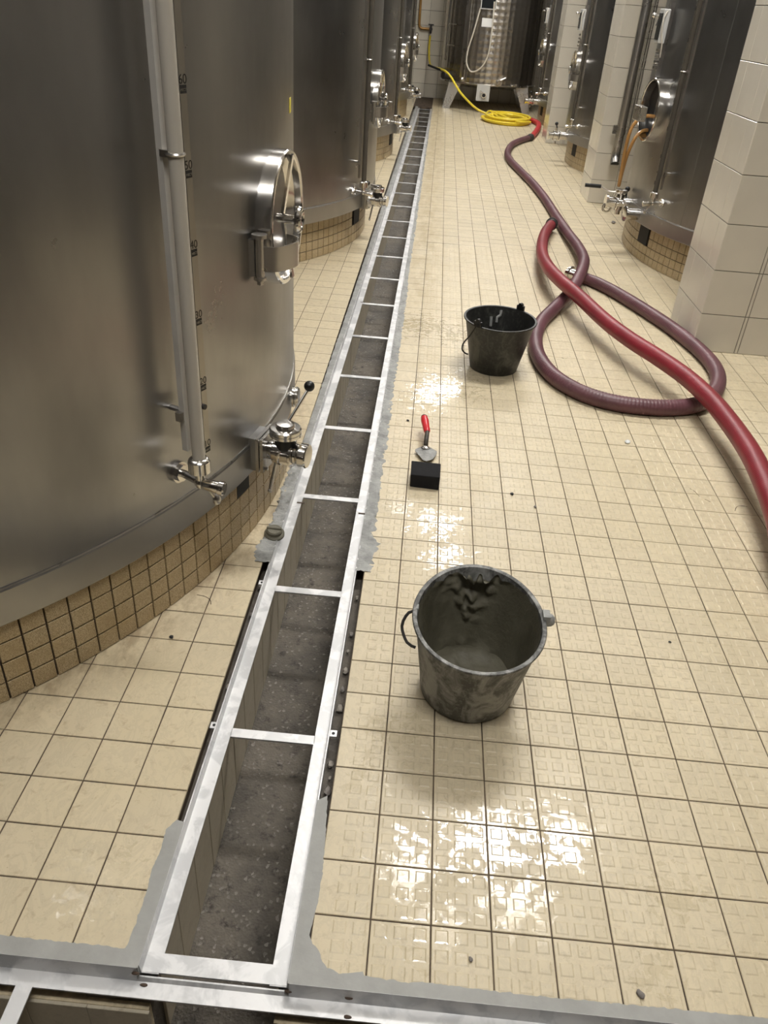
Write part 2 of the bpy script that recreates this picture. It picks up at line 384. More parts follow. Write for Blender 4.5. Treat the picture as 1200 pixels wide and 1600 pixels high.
# ------------------------------------------------------------------ floor: bed, trench, tiles, mortar
TANKS = {  # centre x, y, plinth radius, shell radius, plinth height
    'T1': (-2.234, 1.559, 1.770, 1.778, 0.240), 'T2': (-2.279, 5.395, 1.770, 1.832, 0.262), 'T3': (-2.277, 9.19, 1.770, 1.82, 0.262), 'T4': (-2.28, 13.0, 1.770, 1.82, 0.262),
    'R1': (3.337, 5.479, 1.770, 1.82, 0.262), 'R2': (3.369, 9.506, 1.770, 1.82, 0.262), 'R3': (3.40, 13.45, 1.770, 1.82, 0.262)}
bed = MB()
XLB, XRB = -0.446, -0.114
YT = -0.257                      # lip of the transverse channel
bed.bbox(WX0, XLB, YT, WY1, -0.06, -0.0022).bbox(XRB, WX1, YT, WY1, -0.06, -0.0022)
bed.bbox(XLB-0.01, XRB+0.01, CH1, WY1, -0.06, -0.0022)
bed.bbox(WX0, WX1, WY0, -1.02, -0.06, -0.0022)
floor = bed.build('floor', 'grout', smooth=False)
tag(floor, 'cream square tiled cellar floor with brown joints', 'floor', kind='structure')

def relief_tile(w, d, pads=True):
    mb = MB(); hx, hy = w/2, d/2; c = 0.0012
    chamfer_box(mb, -hx, hx, -hy, hy, -0.008, 0, c)
    if pads:
        for i in (-1, 0, 1):
            for j in (-1, 0, 1):
                px, py, h = i*0.0388, j*0.0388, 0.0135
                a = [(px-h, py-h, 0.0), (px+h, py-h, 0.0), (px+h, py+h, 0.0), (px-h, py+h, 0.0)]
                g = h-0.003; b = [(px-g, py-g, 0.0011), (px+g, py-g, 0.0011), (px+g, py+g, 0.0011), (px-g, py+g, 0.0011)]
                mb.add(a+b, [(4, 5, 6, 7)]+[(q, (q+1) % 4, 4+(q+1) % 4, 4+q) for q in range(4)])
    return mb
G = 0.1172
me_rel = relief_tile(G, G).mesh('relief_tile', M['tile_relief'], False)
me_smo = MB(); chamfer_box(me_smo, -G/2, G/2, -G/2, G/2, -0.008, 0, 0.0012); me_smo = me_smo.mesh('smooth_tile', M['tile_smooth'], False)
def in_plinth(x, y):
    return any((x-c[0])**2+(y-c[1])**2 < (c[2]-0.10)**2 for c in TANKS.values())
def in_pillar(x, y): return 1.58 < x < 2.55 and any(p+0.06 < y < p+0.44 for p in (3.28, 7.165, 11.05))
cells = []
for j in range(-2, 133):
    for i in range(-1, 36):          # right of the channel
        x0, y0 = i*0.12, j*0.12; cx, cy = x0+0.06, y0+0.06
        if cx > 4.2 or cy > 15.9 or in_plinth(cx, cy) or in_pillar(cx, cy): continue
        cells.append(('r', cx, cy))
    for i in range(-24, 3):          # left of the channel
        cx, cy = -0.798+i*0.12+0.06, 0.0129+j*0.12+0.06
        if cy > 15.9 or in_plinth(cx, cy) or cx < -3.2: continue
        cells.append(('l', cx, cy))
def area(c):
    k, x, y = c; u, v, w = pixel((x, y, 0))
    if w < 0.2 or not (-20 < u < 1220 and -20 < v < 1620): return 0
    if ((x-0.2)**2+(y-0.53)**2) < 0.012: return 0
    return abs(CAM.z/w**3)
cells.sort(key=area, reverse=True)
far_r, far_l = MB(), MB()
for q, (k, x, y) in enumerate(cells):
    jz = random.uniform(-0.0004, 0.0004)
    if q < 300:
        x0, x1, y0, y1 = x-G/2, x+G/2, y-G/2, y+G/2
        if k == 'r' and (x0 < XRB or y0 < YT+0.012):
            x0 = max(x0, XRB+0.002); y0 = max(y0, YT+0.014)
            mb = MB(); chamfer_box(mb, x0-x, x1-x, y0-y, y1-y, -0.008, 0, 0.0012)
            t = relief_tile(G, G); 
            for a in range((len(t.v)-12)//8):
                vs = t.v[12+a*8:20+a*8]
                if min(p[0] for p in vs) > x0-x+0.002 and min(p[1] for p in vs) > y0-y+0.002:
                    mb.add(vs, [(4, 5, 6, 7)]+[(z, (z+1) % 4, 4+(z+1) % 4, 4+z) for z in range(4)])
            o = link('relief_tile', mb.mesh('relief_tile', M['tile_relief'], False), floor)
        else: o = link('relief_tile' if k == 'r' else 'smooth_tile', me_rel if k == 'r' else me_smo, floor)
        o.location = (x, y, jz); o.rotation_euler = (random.uniform(-0.002, 0.002), random.uniform(-0.002, 0.002), random.uniform(-0.003, 0.003))
    else:
        far = far_r if k == 'r' else far_l
        x0 = max(x-G/2, XRB) if k == 'r' else x-G/2
        if k == 'r' and y < 5.2 and x0 == x-G/2:
            t = relief_tile(G, G); far.add([(a+x, b+y, c+jz) for a, b, c in t.v], t.f)
        else: far.add([(x0, y-G/2, jz), (x+G/2, y-G/2, jz), (x+G/2, y+G/2, jz), (x0, y+G/2, jz)], [(0, 1, 2, 3)])
far_r.build('relief_tile_field', 'tile_relief', floor, False, kind='stuff')
far_l.build('smooth_tile_field', 'tile_smooth', floor, False, kind='stuff')

def rough_sheet(name, edge_a, edge_b, ys, z, mat, jag=0.006, lump=0.002, nx=6, seed=0.0, along='y'):
    """sheet between two edge functions with irregular borders and a bumpy top, closed down to z-0.02"""
    mb = MB(); rows = []
    for y in ys:
        a = edge_a(y)+jag*noise.noise(V((y*34, seed, 1.3)))+jag*0.6*noise.noise(V((y*90, seed, 4)))*(edge_a is not None); b = edge_b(y)
        row = []
        for i in range(nx+1):
            x = a+(b-a)*i/nx; h = z+lump*noise.noise(V((x*60, y*60, seed)))+lump*0.7*noise.noise(V((x*150, y*150, seed+3)))
            row.append((x, y, h) if along == 'y' else (y, x, h))
        e0, e1 = row[0], row[-1]
        rows.append([(e0[0], e0[1], z-0.045)]+[(e0[0], e0[1], min(e0[2], z)-0.0015)]+row[1:-1]+[e1, (e1[0], e1[1], z-0.045)])
    mb.ring_surface(rows, closed=False); return mb.build(name, mat, floor, True, 60)
def frange(a, b, s):
    n = max(1, int(round((b-a)/s))); return [a+(b-a)*i/n for i in range(n+1)]
# smooth grey mortar near the junction
def poly_sheet(chip, rest, seed, jag=0.0025, z=0.0014):
    """flat mortar sheet: chip = irregular edge over the tiles (densified and roughened), rest = straight outline"""
    pts = []
    for (x0, y0), (x1, y1) in zip(chip, chip[1:]):
        L = math.hypot(x1-x0, y1-y0); n = max(1, int(L/0.005))
        for k in range(n):
            t = k/n; x, y = x0+(x1-x0)*t, y0+(y1-y0)*t; nx, ny = -(y1-y0)/L, (x1-x0)/L
            d = jag*(noise.noise(V((x*70, y*70, seed)))+0.7*noise.noise(V((x*190, y*190, seed+2))))
            pts.append((x+nx*d, y+ny*d))
    pts.append(chip[-1]); return MB().prism(pts+rest, z-0.03, z).build('mortar_joint', 'mortar', floor, False)
poly_sheet([(-1.6, -0.224), (-0.70, -0.224), (-0.458, -0.224), (-0.4535, -0.21), (-0.4525, -0.12), (-0.457, -0.06), (-0.452, -0.02), (-0.457, 0.03), (-0.446, 0.045), (-0.440, 0.056)],
           [(-0.4225, 0.052), (-0.4225, -0.2565), (-1.6, -0.2565)], 2.0)
poly_sheet([(-0.121, 0.155), (-0.117, 0.10), (-0.110, 0.017), (-0.108, -0.06), (-0.1085, -0.10), (-0.113, -0.135), (-0.116, -0.163), (-0.107, -0.180), (-0.092, -0.193), (-0.084, -0.211), (-0.074, -0.222), (-0.050, -0.229), (-0.026, -0.2265), (-0.007, -0.222), (-0.003, -0.229), (0.075, -0.2335), (0.10, -0.230), (0.30, -0.2335), (0.60, -0.231), (2.6, -0.231)],
           [(2.6, -0.2565), (-0.1425, -0.2565), (-0.1425, 0.14)], 11.0)
# rough mortar filled in further along both rails
rough_sheet('mortar_fill', lambda y: -0.098+0.03*math.exp(-((y-1.13)/0.12)**2)*(0.5+noise.noise(V((y*17, 2, 0)))), lambda y: xr(y), frange(1.0, 4.0, 0.008), 0.002, 'mortar_rough', 0.010, 0.004, 6, 21.0)
rough_sheet('mortar_fill', lambda y: -0.100, lambda y: xr(y), frange(4.0, CH1, 0.05), 0.001, 'mortar_rough', 0.006, 0.002, 3, 22.0)
rough_sheet('mortar_fill', lambda y: -0.455-0.02*math.exp(-((y-1.07)/0.08)**2), lambda y: xl(y), frange(1.0, 1.7, 0.006), 0.003, 'mortar_rough', 0.010, 0.006, 6, 23.0)
rough_sheet('mortar_fill', lambda y: -0.448+drift(y)*0.7, lambda y: xl(y), frange(1.7, CH1, 0.03), 0.0005, 'mortar_rough', 0.004, 0.002, 4, 24.0)

for P in ([(1.105, 1.72), (1.118, 1.70), (1.128, 1.665), (1.15, 1.64), (1.16, 1.63)], [(1.238, 1.58), (1.255, 1.612), (1.28, 1.622), (1.295, 1.616)], [(-0.60, 0.812), (-0.575, 0.808), (-0.556, 0.795), (-0.548, 0.775)], [(0.76, 3.0), (0.775, 2.985), (0.785, 2.99)]):
    MB().tube(catmull([(x, y, 0.0002) for x, y in P], 0.004), lambda i: 0.0011+0.0006*noise.noise(V((i*0.7, 1, 1))), 6).build('crack', 'grout', floor)
# trench below the frame
tr = empty('drain_trench', (0, 0, 0)); tag(tr, 'open floor trench with tiled sides and dark gravelly bottom', 'trench', kind='structure')
PZ = -0.275
mb = MB(); ys = frange(-1.0, 4.2, 0.013)+frange(4.23, CH1, 0.06); rows = []
for y in ys:
    rows.append([(x, y, PZ+0.004*noise.noise(V((x*18, y*18, 0)))+0.0025*noise.noise(V((x*55, y*55, 5)))+0.0015*noise.noise(V((x*140, y*140, 9)))) for x in [-0.40+0.0125*i for i in range(21)]])
mb.ring_surface(rows, closed=False); mb.build('trench_bottom', 'aggregate', tr, True, 80)
mb = MB()   # transverse trench bottom
rows = [[(x, y, PZ-0.012+0.006*noise.noise(V((x*20, y*20, 2)))+0.004*noise.noise(V((x*70, y*70, 5)))) for x in frange(-2.0, 2.6, 0.03)] for y in frange(-1.02, -0.25, 0.03)]
mb.ring_surface(rows, closed=False); mb.build('trench_bottom', 'aggregate', tr, True, 80)
mb = MB()
ysw = frange(-0.28, CH1, 0.5)
def wall_ring(xa, xb, zt): return [[(xa(y), y, -0.4), (xa(y), y, zt), (xb(y), y, zt), (xb(y), y, -0.4)] for y in ysw]
mb.ring_surface(wall_ring(lambda y: -0.52, lambda y: xl(y)+0.024, -0.055), True, True, True)
mb.ring_surface(wall_ring(lambda y: xr(y)-0.020, lambda y: -0.04, -0.055), True, True, True)
mb.bbox(-0.52, -0.04, CH1, CH1+0.2, -0.4, -0.03)
mb.build('trench_wall', 'concrete', tr, False)
me_pt = MB(); chamfer_box(me_pt, -0.0585, 0.0585, -0.113, 0.113, 0, 0.006, 0.001); me_pt = me_pt.mesh('trench_tile', M['pit_tile'], False)
rest = MB()
for j in range(0, 121):
    y = -0.235+0.06+j*0.12
    for k in range(1):
        z = -0.160
        if j < 36:
            o = link('trench_tile', me_pt, tr); o.location = (xl(y)+0.024, y, z); o.rotation_euler = (0, PI/2, 0.0)
            o.rotation_euler = Matrix(((0, 0, 1), (1, 0, 0), (0, 1, 0))).to_euler()
        else: rest.bbox(xl(y)+0.022, xl(y)+0.030, y-0.0585, y+0.0585, z-0.113, z+0.113)
        rest.bbox(xr(y)-0.026, xr(y)-0.018, y-0.0585, y+0.0585, z-0.113, z+0.113)
rest.build('trench_tile_field', 'pit_tile', tr, False, kind='stuff')
# far wall of the transverse trench
mb = MB(); mb.bbox(-2.0, xl(0)+0.024, -0.292, -0.24, -0.4, -0.075).bbox(xr(0)-0.02, 2.6, -0.292, -0.24, -0.4, -0.075)
mb.bbox(-2.0, 2.6, -1.2, -1.02, -0.4, -0.06); mb.build('trench_wall', 'orange_stone', tr, False)
for i in range(-8, 14):
    for k in range(1):
        x = -0.455-0.118*(i+8)+0.0 if i < 0 else xr(0)+0.045+0.118*i
        if x < -1.3 or x > 1.4: continue
        o = link('trench_tile', me_pt, tr); o.location = (x, -0.292, -0.190+random.uniform(-0.002, 0.002))
        o.rotation_euler = (PI/2, 0, 0)
# loose stones in the open gaps beside the rails
for i, (x, y, r) in enumerate([(-0.433, 0.44, 0.007), (-0.434, 0.50, 0.009), (-0.430, 0.62, 0.006), (-0.128, 0.53, 0.009), (-0.127, 0.60, 0.011), (-0.129, 0.68, 0.007), (-0.127, 0.75, 0.010), (-0.127, 0.46, 0.012), (-0.130, 0.28, 0.010), (-0.127, 0.20, 0.013), (-0.126, 0.24, 0.008), (-0.127, 0.92, 0.012), (-0.434, 0.8, 0.008), (-0.432, 0.93, 0.009)]):
    o = MB().ball((0, 0, 0), r*random.uniform(0.5, 0.9), (1, 1.4, 0.8), 8, 6, 0.22).build('gap_stone', 'pebble' if i % 3 else 'stone', tr); o.location = (x, y, -0.05+r*0.6)

# ------------------------------------------------------------------ drain frame
fr = empty('drain_frame', (0, CH0, 0)); tag(fr, 'long ladder-like stainless drain frame running down the aisle', 'drain frame')
def fch(o): o.location = -V((0, CH0, 0)); return o
ysr = frange(CH0+0.002, 3.5, 0.25)+frange(3.8, CH1, 0.5)
def rail(xo, s):
    prof = lambda y: [(xo(y)-s*0.003, 0.001), (xo(y), 0.001), (xo(y)+s*0.003, SEAT+0.0005), (xo(y)+s*0.035, SEAT+0.0005), (xo(y)+s*0.035, SEAT-0.004), (xo(y)-s*0.003, SEAT-0.004)]
    return MB().ring_surface([[(x, y, z) for x, z in prof(y)] for y in ysr], True, True, True)
fch(lab(rail(xl, 1).build('side_rail', 'rail', fr, True, 20), 'left stainless angle rail'))
fch(lab(rail(xr, -1).build('side_rail', 'rail', fr, True, 20), 'right stainless angle rail'))
mb = MB(); mb.bbox(xl(0)+0.001, xr(0)-0.001, CH0+0.004, CH0+0.040, SEAT-0.004, SEAT+0.0012)
fch(mb.build('end_bar', 'rail', fr, False))
bar_y = [0.331, 0.907, 1.456, 2.02, 2.579, 3.13, 3.683, 4.218, 4.757, 5.319, 5.863, 6.441, 7.016, 7.539]
while bar_y[-1] < 13.9: bar_y.append(bar_y[-1]+0.556)
for y in bar_y:
    sk = -0.010
    x0, x1, h = xl(y)+0.034, xr(y)-0.034, 0.0135
    b = MB(); p = [(x0, y-h-sk*0), (x1, y-h+0.0), (x1, y+h), (x0, y+h)]
    b.prism(p, SEAT-0.005, SEAT+0.0005); fch(b.build('crossbar', 'rail', fr, False))
for (x, y) in [(xr(0.35)+0.011, 0.345), (xl(0.35)-0.009, 0.335), (xl(0.9)-0.008, 0.91)]:
    t = fch(MB().bbox(x-0.009, x+0.009, y-0.010, y+0.010, -0.012, -0.009).build('anchor_tab', 'rail', fr, False))
    fch(MB().cyl((x, y, -0.010), (x, y, -0.0082), 0.004, n=10).build('bolt_hole_shade', 'ink_shade', fr))  # black spot paints the shade of the bolt hole
for (x, y, z) in [(-0.378, 1.405, SEAT+0.001), (-0.15, 1.37, SEAT+0.001), (-0.36, 3.70, SEAT+.001)]:
    fch(MB().bbox(x-0.016, x+0.012, y-0.004, y+0.004, z-0.0005, z+0.0006).build('weld_mark', 'rust', fr, False))
# transverse frame in front
T = -0.034
fr2 = empty('cross_drain_frame', (0, YT, 0)); tag(fr2, 'stainless drain frame crossing the bottom foreground', 'drain frame')
def f2(o): o.location = -V((0, YT, 0)); return o
prof = [(YT+0.003, 0.0012), (YT, 0.0012), (YT-0.006, T), (YT-0.035, T), (YT-0.035, T-0.004), (YT+0.003, T-0.004)]
for (xa, xb) in [(-2.0, xl(0)-0.003), (xr(0)+0.003, 2.6)]:
    f2(MB().ring_surface([[(x, y, z) for y, z in prof] for x in (xa, xb)], True, True, True).build('long_rail', 'rail', fr2, True, 20))
prof2 = [(YT+0.003, SEAT-0.0042), (YT, SEAT-0.0042), (YT-0.006, T), (YT-0.035, T), (YT-0.035, T-0.004), (YT+0.003, T-0.004)]
f2(MB().ring_surface([[(x, y, z) for y, z in prof2] for x in (xl(0)-0.003, xr(0)+0.003)], True, True, True).build('junction_plate', 'rail', fr2, True, 20))
for x in (-0.626, 0.05, 0.6, -1.18, 1.15):
    f2(MB().bbox(x-0.0155, x+0.0155, -1.0, YT-0.034, T-0.004, T+0.0004).build('crossbar', 'rail', fr2, False))
f2(MB().bbox(-2.0, 2.6, -1.02, -0.985, T-0.004, T).build('near_rail', 'rail', fr2, False))
for (x, y, z) in [(xl(0)-0.004, YT-0.004, -0.010), (xl(0)+0.012, YT-0.012, T+0.0006), (xr(0)+0.002, YT-0.003, -0.02), (-0.028, YT-0.004, -0.02), (-0.027, YT-0.03, T+0.0005)]:
    o = f2(MB().ball((0, 0, 0), 0.005, (1.5, 0.7, 0.35), 10, 6, 0.1).build('weld_mark', 'rust', fr2)); o.location = V((x, y, z))-V((0, YT, 0))

# ------------------------------------------------------------------ tanks
class Fr:
    """local frame on a tank: a = outwards, b = tangent, c = up"""
    def __init__(s, phi, r, z):
        p = math.radians(phi); s.n = V((math.cos(p), math.sin(p), 0)); s.t = V((-math.sin(p), math.cos(p), 0)); s.O = s.n*r+V((0, 0, z))
        s.R = Matrix((s.n, s.t, V((0, 0, 1)))).transposed()
    def p(s, a, b, c): return s.O+s.n*a+s.t*b+V((0, 0, c))
    def box(s, mb, a0, a1, b0, b1, c0, c1): return mb.box(s.p((a0+a1)/2, (b0+b1)/2, (c0+c1)/2), (a1-a0, b1-b0, c1-c0), s.R)
def text_mesh(txt, size, R, origin, mat):
    cu = bpy.data.curves.new('print', 'FONT'); cu.body = txt; cu.size = size; cu.align_x = 'CENTER'; cu.extrude = 0.0002
    to = bpy.data.objects.new('print', cu); COL.objects.link(to); dg = bpy.context.evaluated_depsgraph_get()
    me = bpy.data.meshes.new_from_object(to.evaluated_get(dg)); bpy.data.objects.remove(to)
    me.transform(Matrix.Translation(origin) @ R.to_4x4()); me.materials.clear(); me.materials.append(M[mat]); return me

def sight_glass(root, r, phi, zb, zt, side, big):
    """level tube on a plate standing off the shell, scale strip on the far side (side=+1: strip on +t)"""
    f = Fr(phi, r, 0); s = side; TB = -s*0.010
    def sb(mb, a0, a1, b0, b1, c0, c1): return f.box(mb, a0, a1, min(s*b0, s*b1), max(s*b0, s*b1), c0, c1)
    mb = MB(); sb(mb, 0.0605, 0.0625, -0.022, 0.020, zb+0.09, zt); sb(mb, 0.046, 0.0605, -0.022, -0.0205, zb+0.09, zt)
    sg = mb.build('sight_glass', 'tube_plate' if big else 'strip', root, False)
    MB().cyl(f.p(0.088, TB, zb+0.05), f.p(0.088, TB, zt), 0.0165, n=16).build('level_tube', 'clear_tube' if big else 'dark_tube', sg)
    st = MB(); sb(st, 0.0605, 0.062, 0.0465, 0.067, zb+0.07, zt); st.build('scale_strip', 'strip', sg, False)
    z = zb+0.19
    while z < zt:
        b = MB(); sb(b, 0.045, 0.0605, -0.036, 0.06, z-0.012, z+0.012); b.cyl(f.p(0, 0, z), f.p(0.046, 0, z), 0.008, n=10); b.build('standoff', 'steel', sg, False)
        MB().cyl(f.p(0.062, s*0.050, z), f.p(0.069, s*0.050, z), 0.0075, n=10).build('bolt', 'dark_rubber', sg); z += 1.2
    z = zb+0.80
    while z < zt:
        b = MB(); b.torus(f.p(0.088, TB, z), (0, 0, 1), 0.018, 0.0035, 18, 6); sb(b, 0.058, 0.082, -0.026, 0.010, z-0.007, z+0.007); b.build('tube_clip', 'steel', sg); z += 0.8
    if not big:
        z = zb+0.12
        while z < 1.75:
            b = MB(); sb(b, 0.062, 0.0624, 0.048, 0.066, z-0.012, z+0.012); b.build('scale_mark', 'dark_rubber', sg, False); z += 0.17
    # bottom cock
    c = MB(); c.lathe([(0.020, -0.012), (0.029, -0.010), (0.029, 0.022), (0.024, 0.028), (0.018, 0.03)], f.p(0.088, TB, zb+0.045), (0, 0, 1), 20)
    c.build('tube_collar', 'chrome', sg)
    c = MB(); c.cyl(f.p(0, 0, zb), f.p(0.012, 0, zb), 0.030, n=20); c.cyl(f.p(0.012, 0, zb), f.p(0.022, 0, zb), 0.024, n=8); c.cyl(f.p(0.02, 0, zb), f.p(0.095, TB, zb), 0.011, n=12)
    c.cyl(f.p(0.088, TB, zb-0.012), f.p(0.088, TB, zb+0.04), 0.013, n=12); c.ball(f.p(0.088, TB, zb), 0.017)
    c.lathe([(0.013, 0), (0.016, 0.006), (0.016, 0.045), (0.019, 0.047), (0.019, 0.06), (0.016, 0.064)], f.p(0.092, TB, zb-0.002), f.n+f.t*s*0.35-V((0,0,0.12)), 16)
    c.build('drain_cock', 'chrome', sg)
    c = MB(); a, e = f.p(0.094, 0, zb-0.008), f.p(0.112, s*0.022, zb-0.062); c.cyl(a, e, 0.005, n=10); c.ball(e, 0.012, (1, 1, 1.3)); c.build('cock_lever', 'steel', sg)
    return sg, f

def manway(root, r, phi, z, R, s, out=0.045, is_open=False):
    f = Fr(phi, r, z); n = 40
    rings = []
    for rad, depth in ((R*1.0, None), (R*1.0, out), (R*0.985, out+0.004), (R*0.93, out+0.004), (R*0.915, out), (R*0.91, out-0.05)):
        ring = []
        for i in range(n):
            a = 2*PI*i/n; b, c = rad*math.cos(a), rad*math.sin(a)
            d = depth if depth is not None else math.sqrt(max(r*r-b*b, 0))-r-0.01
            ring.append(f.p(d, b, c))
        rings.append(ring)
    mw = MB().ring_surface(rings).build('manway', 'chrome', root, True, 30)
    if not is_open:
        d = MB(); d.lathe([(R*0.915, -0.02), (R*0.88, -0.028), (R*0.7, -0.052), (R*0.35, -0.062), (0.0005, -0.064)], f.p(out, 0, 0), f.n, 40, False, False); d.build('hatch_door', 'chrome', mw, True, 40)
        b = MB(); pts = [f.p(out+0.012-0.03*(1-abs(t)), 0.012*s, R*0.93*t) for t in (-1, -0.6, 0, 0.6, 1)]
        for p0, p1 in zip(pts, pts[1:]): b.box((p0+p1)/2, (0.008, 0.022, (p1-p0).length), f.R @ Matrix.Rotation(math.atan2((p1-p0).dot(f.n), p1.z-p0.z), 3, 'Y'))
        b.build('cross_strap', 'chrome', mw)
        h = MB(); h.cyl(f.p(out-0.03, 0, 0), f.p(out+0.03, 0, 0), 0.014, n=14); h.torus(f.p(out+0.036, 0, 0), f.n, 0.030, 0.009, 24, 8)
        for a in range(3):
            u = f.t*math.cos(a*PI/3)+V((0, 0, math.sin(a*PI/3))); h.cyl(f.p(out+0.036, 0, 0)-u*0.03, f.p(out+0.036, 0, 0)+u*0.03, 0.006, n=8)
        h.build('handwheel', 'chrome', mw)
    else:
        d = MB(); d.lathe([(R*0.93, -0.05), (R*0.9, -0.06), (0.001, -0.061)], f.p(out, 0, 0), f.n, 32, False, False); d.build('hatch_shade_disc', 'ink_shade', mw)  # black disc stands in for the shade inside the tank
    if is_open: return mw, f
    # hinge post and curved arm on the viewer's side
    hb = -s*(R+0.030)
    g = MB(); g.cyl(f.p(0.012, hb, -0.115), f.p(0.012, hb, -0.005), 0.013, n=14); g.cyl(f.p(0.012, hb, -0.006), f.p(0.012, hb, 0.004), 0.022, n=16); g.cyl(f.p(0.012, hb, -0.122), f.p(0.012, hb, -0.114), 0.018, n=12)
    g.cyl(f.p(0.012, hb, -0.135), f.p(0.012, hb, -0.122), 0.010, n=6); f.box(g, -0.03, 0.0, hb-0.015, hb+0.02, -0.11, -0.01); g.build('hinge', 'steel', mw)
    pts = [(0.012, hb), (0.055, hb+s*0.012), (0.085, hb+s*0.055), (0.095, hb+s*0.10), (0.08, hb+s*0.145), (out+0.012, hb+s*0.165)] if not is_open else [(0.012, hb), (0.07, hb), (0.12, hb-s*0.01), (0.16, hb+s*0.0)]
    pts = catmull([f.p(a, b, 0) for a, b in pts], 0.008)
    rows = []
    for i, p in enumerate(pts):
        t = (pts[min(i+1, len(pts)-1)]-pts[max(0, i-1)]).normalized(); w = V((-t.y, t.x, 0))*0.0025
        rows.append([p+w+V((0, 0, -0.03)), p-w+V((0, 0, -0.03)), p-w+V((0, 0, -0.098)), p+w+V((0, 0, -0.098))])
    MB().ring_surface(rows, True, True, True).build('hinge_arm', 'steel', mw, True, 40)
    return mw, f

def valve(root, r, phi, z, s, up=True, L=0.0):
    """square flanged plug valve with a round top, ball lever and end cap"""
    f = Fr(phi, r, z); k = L
    fl = MB(); f.box(fl, -0.03, 0.028, -0.045, 0.045, -0.062, 0.05)
    body = MB(); body.cyl(f.p(0.0, 0, 0), f.p(0.11+k, 0, 0), 0.032, n=20); body.lathe([(0.030, 0.0), (0.040, 0.006), (0.040, 0.03), (0.034, 0.036)], f.p(0.065+k, 0, 0), f.n, 24)
    body.lathe([(0.034, 0), (0.041, 0.004), (0.041, 0.010), (0.037, 0.013), (0.037, 0.04), (0.041, 0.043), (0.041, 0.05), (0.032, 0.055)], f.p(0.082+k, 0, -0.004), f.n, 24)
    v = body.build('valve', 'chrome', root)
    fl.build('valve_mount', 'skirt', v, False)
    p = MB()
    for a in (0.028, 0.042): f.box(p, a+k*0, a+0.010, -0.058, 0.058, -0.058, 0.058)
    for b in (-0.046, 0.046):
        for c in (-0.046, 0.046): p.cyl(f.p(0.026, b, c), f.p(0.064, b, c), 0.006, n=8)
    p.build('flange', 'steel', v, False)
    e = MB(); e.lathe([(0.026, 0), (0.034, 0.004), (0.034, 0.012), (0.028, 0.015), (0.033, 0.018), (0.039, 0.021), (0.039, 0.042), (0.036, 0.046)], f.p(0.135+k, 0, 0), f.n, 24); e.build('end_cap', 'chrome', v)
    g = MB(); g.cyl(f.p(0.105+k, 0, 0.02), f.p(0.105+k, 0, 0.062), 0.034, n=20); g.build('gasket', 'black_plastic', v)
    d = MB(); d.lathe([(0.046, 0), (0.050, 0.004), (0.050, 0.012), (0.047, 0.014), (0.050, 0.016), (0.050, 0.026), (0.046, 0.030), (0.030, 0.031), (0.030, 0.036), (0.027, 0.043), (0.004, 0.044)], f.p(0.105+k, 0, 0.058), (0, 0, 1), 32); d.build('valve_cap', 'chrome', v)
    l = MB(); a, b = f.p(0.105+k, s*0.02, 0.092), (f.p(0.145+k, s*0.10, 0.185) if up else f.p(0.05+k, -s*0.075, 0.115)); l.cyl(a, b, 0.0055, n=10); lv = l.build('lever', 'chrome', v)
    MB().ball(b+V((0, 0, 0.006)), 0.017, n=16, k=10).build('lever_knob', 'black_plastic', v)
    q = MB(); q.cyl(f.p(0.075+k, -s*0.005, -0.035), f.p(0.062+k, -s*0.03, -0.135), 0.006, n=10); q.ball(f.p(0.062+k, -s*0.03, -0.135), 0.0075); q.build('drain_rod', 'steel', v)
    return v, f

def device(root, r, phi, z, s):
    """display box on a bracket with a pale cable"""
    f = Fr(phi, r, z); b = MB(); f.box(b, 0.03, 0.075, -0.06, 0.06, -0.10, 0.10); d = b.build('level_display', 'device', root, False, bevel=0.006)
    b = MB(); f.box(b, 0.0755, 0.078, -0.05, 0.05, -0.08, 0.075); b.build('screen', 'screen', d, False)
    b = MB(); f.box(b, 0.0, 0.032, -0.02, 0.02, -0.30, 0.14); b.build('mount_bar', 'steel', d, False)
    b = MB()
    for k in range(4): f.box(b, 0.03, 0.055, -0.022, 0.022, -0.15-k*0.035, -0.13-k*0.035)
    b.build('terminal_block', 'chrome', d, False, bevel=0.002)
    pts = catmull([f.p(0.05, -s*0.055, 0.09), f.p(0.075, -s*0.085, 0.05), f.p(0.07, -s*0.088, -0.03), f.p(0.05, -s*0.08, -0.10), f.p(0.035, -s*0.05, -0.18)], 0.02)
    MB().tube(pts, 0.005, 8).build('cable', 'cable', d)
    c = MB(); c.cyl(f.p(0.0, s*0.13, 0.06), f.p(0.09, s*0.13, 0.06), 0.011, n=10); c.cyl(f.p(0.05, s*0.13, 0.06), f.p(0.065, s*0.13, 0.0), 0.005, n=8); c.ball(f.p(0.09, s*0.13, 0.06), 0.016); c.build('sample_tap', 'chrome', d)
    return d

